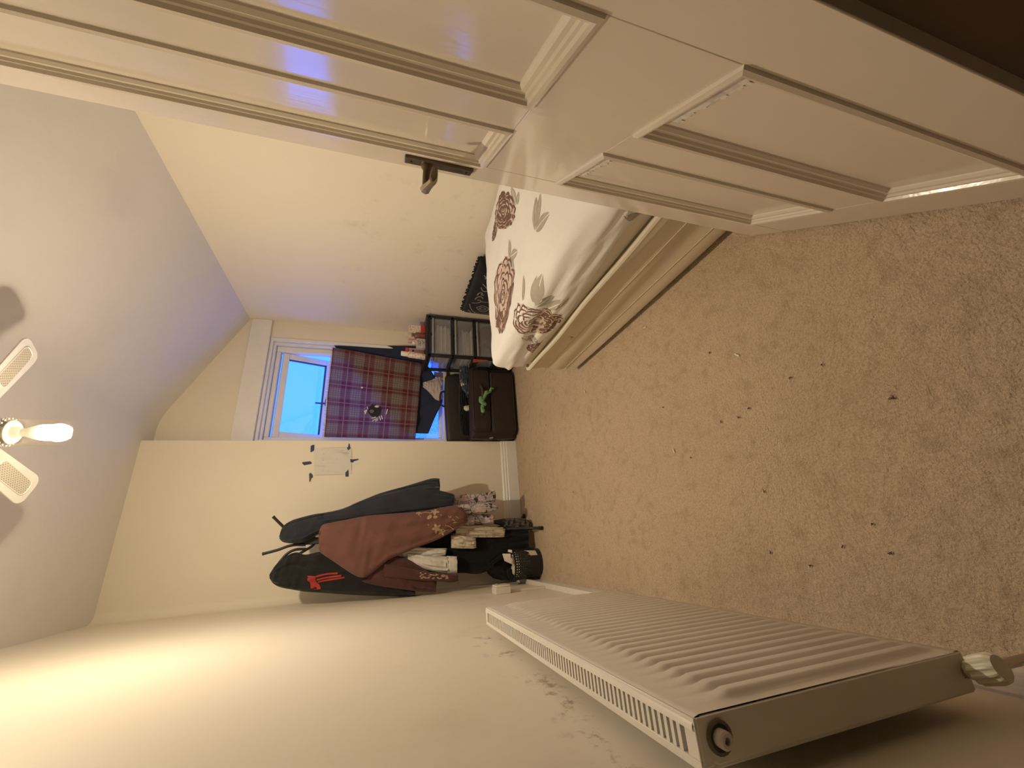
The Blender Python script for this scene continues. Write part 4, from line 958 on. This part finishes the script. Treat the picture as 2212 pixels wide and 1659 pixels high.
def stack(k, n, th, x0, x1, lab, seed):
    rg = random.Random(seed); zb = lev[k + 1] + .009
    r = thing('paper_stack', ((x0 + x1) / 2, TY0 + .14, zb), lab, 'papers')
    for i in range(n):
        z0 = zb + i * th; j = rg.uniform(-.012, .012); w = MB(); sag = rg.uniform(-.002, .002)
        w.hexa([(x0 + j, TY0 + .03, z0), (x1 + j, TY0 + .03 + rg.uniform(-.01, .01), z0), (x1 + j, TY0 + .25, z0), (x0 + j, TY0 + .25, z0), (x0 + j, TY0 + .03, z0 + th * .82), (x1 + j, TY0 + .03, z0 + th * .82), (x1 + j, TY0 + .25, z0 + th * .82), (x0 + j, TY0 + .25, z0 + th * .82)])
        obj('sheet_bundle', w, ppm[i % 2], r, bevel=.002)
stack(0, 7, .0165, 1.50, 1.745, 'stack of papers in the top clear drawer', 1)
stack(1, 6, .0145, 1.49, 1.715, 'stack of papers in the second clear drawer', 2)
tag(obj('red_garment', loft([(1036, 712, 752), (1044, 708, 758), (1056, 704, 762), (1062, 704, 762)], 3.17, .06, 3, .3, 30, 4, 81, .006), cloth_mat('brick_red', (.26, .06, .04)), smooth=60), 'brick red cloth folded in the third clear drawer', 'cloth')
tag(obj('brown_strap', MB().hexa([(1.53, 3.08, .232), (1.57, 3.08, .232), (1.57, 3.11, .232), (1.53, 3.11, .232), (1.60, 3.08, .335), (1.63, 3.08, .335), (1.63, 3.11, .335), (1.60, 3.11, .335)]), simple('strap_brown', (.25, .17, .12), .7), bevel=.004), 'brown strap slanting in the third clear drawer', 'strap')

# toiletries on the tower
TT = TZ
def on_top(px, py, yy=3.14): return P(px, py, 1, yy)
red_p = simple('red_plastic', (.50, .045, .05), .4, .4, 30, .1); pink_p = simple('pink_plastic', (.72, .42, .41), .4, .4, 30, .1); whp = simple('white_plastic', (.76, .70, .64), .4, .4, 30, .1)
prt = Mat('bottle_print', (.74, .64, .56), .4, .4); prt.mix(prt.noise(75, 3, .6, dist=1).ss(.54, .58) * .8, (.30, .16, .15)); prt.mix(prt.noise(60, 3).ss(.60, .64) * .6, (.7, .4, .38)); prt_m = prt.done()
def bottle(name, label, prof_parts, x_, y_, lean=0):
    r = thing(name, (x_, y_, TT), label, 'bottle')
    for nm, prof, m in prof_parts:
        mb = MB(); mb.lathe((x_, y_, TT), prof, 20, cap=True)
        mb.v = [(a + lean * (c_ - TT), b, c_) for a, b, c_ in mb.v]; obj(nm, mb, m, r)
    return r
p = on_top(905, 768, 3.09)
bottle('spray_can', 'white flower-printed spray can with pale cap, nearest the plaid blanket', (('can_body', [(0, 0), (.023, 0), (.026, .006), (.026, .13), (.020, .145)], prt_m), ('cap', [(.0195, .145), (.0205, .146), (.0205, .190), (.018, .194), (0, .195)], whp)), p[0] - .012, 3.085, .10)
p = on_top(905, 750, 3.10)
r = thing('pink_carton', (p[0], 3.185, TT), 'small pink carton with a red lid and black dot', 'carton')
obj('carton_body', MB().box(p[0] - .030, p[0] + .020, 3.165, 3.205, TT, TT + .125), pink_p, r, bevel=.003); obj('lid', MB().box(p[0] - .031, p[0] + .021, 3.164, 3.206, TT + .125, TT + .156), red_p, r, bevel=.003)
mb = MB(); mb.tube([(p[0] - .005, 3.1655, TT + .092), (p[0] - .005, 3.1640, TT + .092)], .009, 12); obj('black_dot', mb, black_m, r)
p = on_top(910, 745, 3.09)
clr, _, _, _ = glass_like('clear_box', (.90, .86, .88), .35, .15)
r = thing('clear_gift_box', (p[0], 3.085, TT), 'clear box with line drawing and white knob', 'box')
bx = obj('box_body', MB().box(p[0] - .040, p[0] + .045, 3.060, 3.110, TT, TT + .075), clr, r, bevel=.003)
mb = MB(); lnb = bvh_of(bx)
for a in (((901, 736), (905, 740), (903, 746), (908, 748), (908, 738), (902, 735)), ((911, 735), (916, 741)), ((912, 744), (917, 739)), ((905, 744), (910, 741))): stroke(mb, lnb, [P(*q, 1, 3.06) for q in a], None, dY, .0035, .001)
obj('line_drawing', mb, black_m, r, smooth=0)
mb = MB(); mb.lathe((p[0] + .01, 3.085, TT + .075), [(.006, 0), (.006, .006), (.013, .012), (.013, .024), (.006, .030), (0, .031)], 14); obj('knob', mb, whp, r)
bottle('pink_jar', 'round pink jar with flat lid behind the clear box', (('jar', [(0, 0), (.020, 0), (.022, .006), (.022, .09), (.018, .10)], pink_p), ('lid', [(.0185, .10), (.019, .102), (.019, .135), (.016, .138), (0, .138)], pink_p)), on_top(900, 738, 3.16)[0], 3.155)
p = on_top(910, 726, 3.10)
gl2, _, _, _ = glass_like('perfume_glass', (.92, .86, .82), .30, .08)
bottle('perfume_bottle', 'clear perfume bottle with transparent cap and maroon base', (('glass_body', [(0, 0), (.026, 0), (.028, .006), (.028, .075), (.020, .088), (.009, .092), (.009, .100)], simple('maroon_glass', (.20, .07, .06), .15, .5, 40, .4)), ('collar', [(.0095, .100), (.011, .101), (.011, .112), (.009, .113)], brassl_m), ('cap', [(.009, .113), (.024, .115), (.024, .150), (.021, .154), (0, .154)], gl2)), p[0], 3.10)
p = on_top(910, 711, 3.10)
r = thing('perfume_carton', (p[0], 3.12, TT), 'white and pink printed carton with red foot, nearest the right wall', 'carton')
obj('carton_body', MB().box(p[0] - .045, p[0] + .030, 3.095, 3.145, TT + .036, TT + .135), prt_m, r, bevel=.003); obj('red_foot', MB().box(p[0] - .046, p[0] + .038, 3.092, 3.148, TT, TT + .036), red_p, r, bevel=.003)

# ---------------------------------------------------------------- suitcase
SX0, SX1 = .800, 1.436
csm = Mat('suitcase_fabric', (.034, .024, .021), .75, .3); csm.mix(csm.noise(5, 4).ss(.4, .8) * .4, (.018, .013, .012)); csm.bump(csm.noise(300, 2), .25, .001); cs_m = csm.done()
csl = Mat('suitcase_side', (.030, .023, .021), .5, .4); csl.bump(csl.noise(30, 5, .6), .4, .008); csl_m = csl.done()
sc = thing('suitcase', ((SX0 + SX1) / 2, 3.27, 0), 'dark brown soft suitcase standing open under the window', 'suitcase')
obj('front_shell', rbox(SX0, SX1, 3.165, 3.285, .012, .405, .045, (8, 3, 6), lambda p: V(.006 * math.sin(p[2] * 23), .005 * math.sin(p[0] * 9), 0)), cs_m, sc, smooth=60)
up = obj('upper_pocket', rbox(SX0 + .045, SX1 - .03, 3.140, 3.20, .235, .398, .028, (6, 2, 4)), cs_m, sc, smooth=60)
lp_ = obj('lower_pocket', rbox(SX0 + .025, SX1 - .05, 3.128, 3.20, .015, .235, .030, (6, 2, 4)), cs_m, sc, smooth=60)
zip_m = simple('zip', (.022, .018, .016), .4, .5, 200, .4)
for par, (a, b, z0, z1, yy) in ((up, (SX0 + .06, SX1 - .045, .248, .386, 3.1405)), (lp_, (SX0 + .042, SX1 - .066, .032, .220, 3.1285))):
    mb = MB(); o_l = []
    for cx, cz, a0 in ((b - .03, z1 - .03, 0), (a + .03, z1 - .03, 90), (a + .03, z0 + .03, 180), (b - .03, z0 + .03, 270)):
        for k in range(5): t = math.radians(a0 + 22.5 * k); o_l.append((cx + .03 * math.cos(t), yy, cz + .03 * math.sin(t)))
    mb.tube(o_l + o_l[:1], .003, 6, cap=False); obj('zip', mb, zip_m, par)
obj('back_shell', rbox(SX0 - .004, SX1 - .005, 3.335, 3.405, .012, .590, .05, (8, 3, 8), lambda p: V(0, .006 * math.sin(p[0] * 11), (.02 * math.sin((p[0] - SX0) * 4.3) - .012) if p[2] > .4 else 0)), csl_m, sc, smooth=60)
obj('side_gusset', rbox(SX0 - .003, SX0 + .04, 3.20, 3.395, .012, .40, .018, (2, 6, 6), lambda p: V(-.004 * math.sin(p[2] * 40 + p[1] * 30), 0, 0)), csl_m, sc, smooth=60)
obj('base_gusset', rbox(SX0, SX1, 3.20, 3.395, .012, .06, .018, (8, 4, 2)), csl_m, sc, smooth=60)
obj('end_gusset', rbox(SX1 - .04, SX1, 3.20, 3.395, .012, .40, .018, (2, 6, 6)), csl_m, sc, smooth=60)
mb = MB(); ht = 3.126
hpts = catmull([(1.235, ht + .010, .312), (1.205, ht - .012, .312), (1.14, ht - .022, .314), (1.08, ht - .020, .315), (1.03, ht - .010, .316), (1.005, ht + .012, .316)], 5)
mb.tube(hpts, [.009] * len(hpts), 8); hd = obj('carry_handle', mb, simple('handle_brown', (.10, .065, .045), .55, .4), sc)
for hx_ in (1.245, .995): obj('handle_mount', rbox(hx_ - .022, hx_ + .022, ht + .004, ht + .024, .300, .328, .008, (2, 2, 2)), zip_m, hd, smooth=60)
obj('pull_loop', MB().tube(catmull([(1.27, 3.372, .585), (1.25, 3.362, .625), (1.19, 3.358, .635), (1.14, 3.362, .625), (1.12, 3.372, .585)], 5), .008, 8), cs_m, sc)
for wx in (SX0 + .05, SX1 - .05):
    mb = MB(); mb.tube([(wx - .012, 3.36, .014), (wx + .012, 3.36, .014)], .014, 14); obj('wheel', mb, blackp_m, sc)
tagp = P(1068, 936, 0, SX0 - .002)
mb = MB(); mb.prism([(SX0 + .004, 3.165 + .030 + .028 * math.cos(k * .35), .222 + .028 * math.sin(k * .35)) for k in range(10)], (-.008, 0, 0)); obj('corner_badge', mb, simple('badge_bronze', (.20, .14, .09), .4, .5), sc)
# green ribbon on the handle
gm = Mat('green_ribbon', (.13, .33, .13), .6, .4); gm.mix(gm.noise(60, 3).ss(.55, .62) * .6, (.45, .52, .30)); gr_m = gm.done()
rb = thing('green_ribbon', (1.10, 3.09, .26), 'green ribbon knotted around the suitcase handle', 'ribbon')
def band(name, ctr, wid, parent, m):
    c_ = catmull(ctr, 5); mb = MB(); vs = []; nn_ = len(c_)
    for i, p in enumerate(c_):
        t = c_[min(i + 1, nn_ - 1)] - c_[max(i - 1, 0)]; s = np.cross(t / np.linalg.norm(t), V(0, 1, 0)); s = s / np.linalg.norm(s); w_ = np.interp(i / (nn_ - 1), np.linspace(0, 1, len(wid)), wid)
        tw_ = .004 * math.sin(i * .7); vs += [p - s * w_ + V(0, tw_, 0), p + s * w_ - V(0, tw_, 0)]
    mb.add(vs, [(2 * i, 2 * i + 1, 2 * i + 3, 2 * i + 2) for i in range(nn_ - 1)]); return obj(name, mb, m, parent, smooth=70, solid=.0015)
rp_ = lambda a, b, yy=3.092: tuple(P(a, b, 1, yy))
band('ribbon_tail', [rp_(1042, 868), rp_(1051, 848), rp_(1058, 846), rp_(1062, 838), rp_(1066, 840)], [.006, .018, .012, .010, .004], rb, gr_m)
band('ribbon_knot', [rp_(1038, 856), rp_(1040, 866), rp_(1046, 872), rp_(1050, 876)], [.010, .024, .018, .008], rb, gr_m)
band('ribbon_tail', [rp_(1043, 874), rp_(1042, 880), rp_(1043, 886), rp_(1043, 892)], [.012, .016, .018, .010], rb, gr_m)
# clothes in the suitcase
fd = Mat('floral_denim', (.055, .075, .11), .9, .15); fd.mix(fd.noise(14, 3, .5, dist=.6).ss(.57, .62), (.62, .52, .36)); fd.mix(fd.noise(17, 3, .5, dist=.6).ss(.63, .67), (.62, .26, .18)); fd.mix(fd.voro(30, (1, 1, 1), 'DISTANCE_TO_EDGE').lt(.03) * .5, (.03, .04, .06))
tag(obj('floral_dress', loft([(993, 790, 826), (1000, 786, 848), (1008, 786, 860), (1018, 788, 862), (1028, 790, 862)], 3.292, .042, 4, .3, 40, 5, 91, .006), fd.done(), smooth=60), 'blue dress with cream and coral flowers spilling from the suitcase', 'dress')
tag(obj('black_jumper', loft([(992, 828, 908), (998, 824, 938), (1008, 826, 942), (1020, 830, 942), (1030, 832, 940)], 3.312, .042, 4, .3, 40, 5, 93, .007), blk2, smooth=60), 'black jumper stuffed in the open suitcase', 'jumper')
tag(obj('white_sock', loft([(1002, 878, 884), (1008, 876, 888), (1014, 876, 886)], 3.262, .008, 2, .3, 20, 4, 95, .002), wcm, smooth=60), 'scrap of white cloth poking from the suitcase', 'cloth')
tag(obj('red_folder', MB().hexa([(1.468, 3.10, .20), (1.47, 3.30, .20), (1.475, 3.30, .20), (1.473, 3.10, .20), (1.42, 3.02, .36), (1.43, 3.02, .385), (1.436, 3.02, .385), (1.426, 3.02, .36)]), simple('folder_red', (.42, .09, .05), .6), bevel=.001) if False else obj('red_folder', MB().prism([(1.405, 3.018, .405), (1.43, 3.018, .275), (1.437, 3.02, .275), (1.437, 3.02, .40)], (0, .006, 0)), simple('folder_red', (.42, .09, .05), .6)), 'red folder corner wedged between drawer tower and suitcase', 'folder')

# ---------------------------------------------------------------- black cushion against the right wall
cu = thing('black_cushion', (1.79, 2.52, 0), 'black fringed cushion with silver embroidery leaning on the right wall', 'cushion')
cm = cloth_mat('cushion_black', (.016, .014, .016), 14, .4, 300)
def cdisp(p):
    a = (p[1] - 2.52) / .34; b = (p[2] - .27) / .25
    k = max(0, 1 - a * a) * max(0, 1 - b * b); return V(-.05 * k ** .5 if p[0] < 1.80 else 0, 0, 0)
cb = obj('cushion_body', rbox(1.785, 1.845, 2.19, 2.865, .01, .515, .026, (3, 20, 16), cdisp), cm, cu, smooth=70)
CB = bvh_of(cb); mb = MB(); sv = MB(); dX = (1, 0, 0)
rg = random.Random(9)
for i in range(120):
    t = i / 119
    if t < .55: p0 = V(1.815, 2.19 + .675 * t / .55, .513); d = V(rg.uniform(-.01, .0), rg.uniform(-.012, .012), rg.uniform(.012, .030))
    else: p0 = V(1.815, 2.862, .513 - .45 * (t - .55) / .45); d = V(rg.uniform(-.01, 0), rg.uniform(.012, .026), rg.uniform(-.012, .012))
    s = V(0, .010, 0) if t < .55 else V(0, 0, .010)
    mb.add([p0 - s - d * .3, p0 + s - d * .3, p0 + d + s * .5, p0 + d - s * .3, p0 - s - d * .3 + V(.008, 0, 0), p0 + s - d * .3 + V(.008, 0, 0), p0 + d + s * .5 + V(.006, 0, 0), p0 + d - s * .3 + V(.006, 0, 0)], [(0, 1, 2, 3), (7, 6, 5, 4), (0, 4, 5, 1), (1, 5, 6, 2), (2, 6, 7, 3), (3, 7, 4, 0)])
obj('fringe', mb, cm, cu, smooth=0)['kind'] = 'stuff'
def cpt(px, py): return P(px, py, 0, 1.775)
Zc = .0904
def zc(a, b): return cpt(980 + a * Zc, 540 + b * Zc)
for pl_ in (((380, 1260), (400, 1340), (450, 1420), (540, 1480), (680, 1500), (850, 1470)), ((430, 1220), (560, 1200), (660, 1160), (830, 1160)), ((540, 1310), (600, 1290), (680, 1255), (760, 1275), (830, 1330), (760, 1400), (690, 1420), (600, 1380), (540, 1310)), ((600, 1340), (680, 1300), (760, 1330), (700, 1370), (600, 1340)), ((690, 750), (740, 790), (800, 850)), ((650, 830), (690, 900), (760, 910), (800, 890)), ((560, 1020), (610, 960), (680, 950), (660, 1000), (720, 990)), ((510, 1130), (540, 1080), (600, 1050), (660, 1040), (700, 1080)), ((560, 1140), (610, 1120), (660, 1150)), ((340, 1410), (380, 1440), (420, 1500)), ((730, 560), (760, 600), (790, 590)), ((740, 640), (780, 610))):
    stroke(sv, CB, catmull([zc(*q) for q in pl_], 5), None, dX, .0075, .002)
obj('embroidery', sv, cloth_mat('silver_thread', (.30, .28, .27), 60, .4), cu, smooth=0)['label'] = 'silver outline embroidery'

# ---------------------------------------------------------------- bits on the carpet
lint = simple('lint_dark', (.10, .068, .045), .95, .1); wbit = simple('white_bit', (.80, .74, .62), .6, .3)
rg = random.Random(3)
def lint_tuft(px, py, sz, lab=None):
    c_ = P(px, py, 2, .004); mb = MB()
    for k in range(4):
        a = rg.uniform(0, 6.28); l = sz * rg.uniform(.5, 1.2); b = a + rg.uniform(-1.4, 1.4)
        mb.tube([c_ + V(rg.uniform(-.3, .3) * sz, rg.uniform(-.3, .3) * sz, 0), c_ + V(l * .5 * math.cos(a), l * .5 * math.sin(a), .002), c_ + V(l * (.5 * math.cos(a) + .4 * math.cos(b)), l * (.5 * math.sin(a) + .4 * math.sin(b)), .0005)], [.0010, .0009, .0005], 5)
    tag(obj('lint_tuft', mb, lint), lab, 'lint', 'dark lint tufts on the carpet')
lint_tuft(1932, 861, .016, 'largest dark smudge of lint, on the carpet nearest the open door')
for px, py, wh_ in ((1533, 763, 'in mid carpet, closest to the bed'), (1557, 912, 'leftmost of three tufts in a slanting row mid carpet'), (1595, 902, 'middle of three tufts in a slanting row mid carpet'), (1618, 880, 'rightmost of three tufts in a slanting row mid carpet'), (1650, 1061, 'alone between the slanting row and the radiator'), (1665, 1193, 'nearest the middle of the radiator'), (1752, 1222, 'beside the near half of the radiator, low in the picture'), (1886, 1132, 'at the near end of the carpet, facing the radiator valve'), (1776, 790, 'between the bed and the largest smudge'), (1180, 919, 'closest to the suitcase'), (1238, 1063, 'closest to the coat stand'), (1432, 879, 'in the centre of the carpet, left of the slanting row'), (1820, 1180, 'second from the near end by the radiator'), (1492, 988, 'just right of the central white shred'), (1922, 1196, 'rightmost on the carpet, towards the valve'), (1706, 815, 'left of the tuft between bed and largest smudge')):
    lint_tuft(px, py, rg.uniform(.005, .009), 'dark lint tuft ' + wh_)
for px, py, a, l, wh_ in ((1264, 846, .2, .013, 'near the foot of the bed'), (1592, 767, .8, .011, 'beside the lint tuft closest to the bed'), (1393, 708, 1.3, .010, 'along the side of the divan base'), (1456, 974, .3, .009, 'in the centre of the carpet')):
    c_ = P(px, py, 2, .003); u_ = V(math.cos(a), math.sin(a), 0) * l; v_ = V(-math.sin(a), math.cos(a), 0) * .0025; mb = MB()
    mb.hexa([c_ - u_ - v_, c_ + u_ * .8 - v_, c_ + u_ + v_ * .6, c_ - u_ * .8 + v_, c_ - u_ - v_ + V(0, 0, .002), c_ + u_ * .8 - v_ + V(0, 0, .003), c_ + u_ + v_ * .6 + V(0, 0, .003), c_ - u_ * .8 + v_ + V(0, 0, .002)])
    tag(obj('paper_bit', mb, wbit), 'tiny white paper shred on the carpet ' + wh_, 'paper shred', 'white shreds on the carpet')
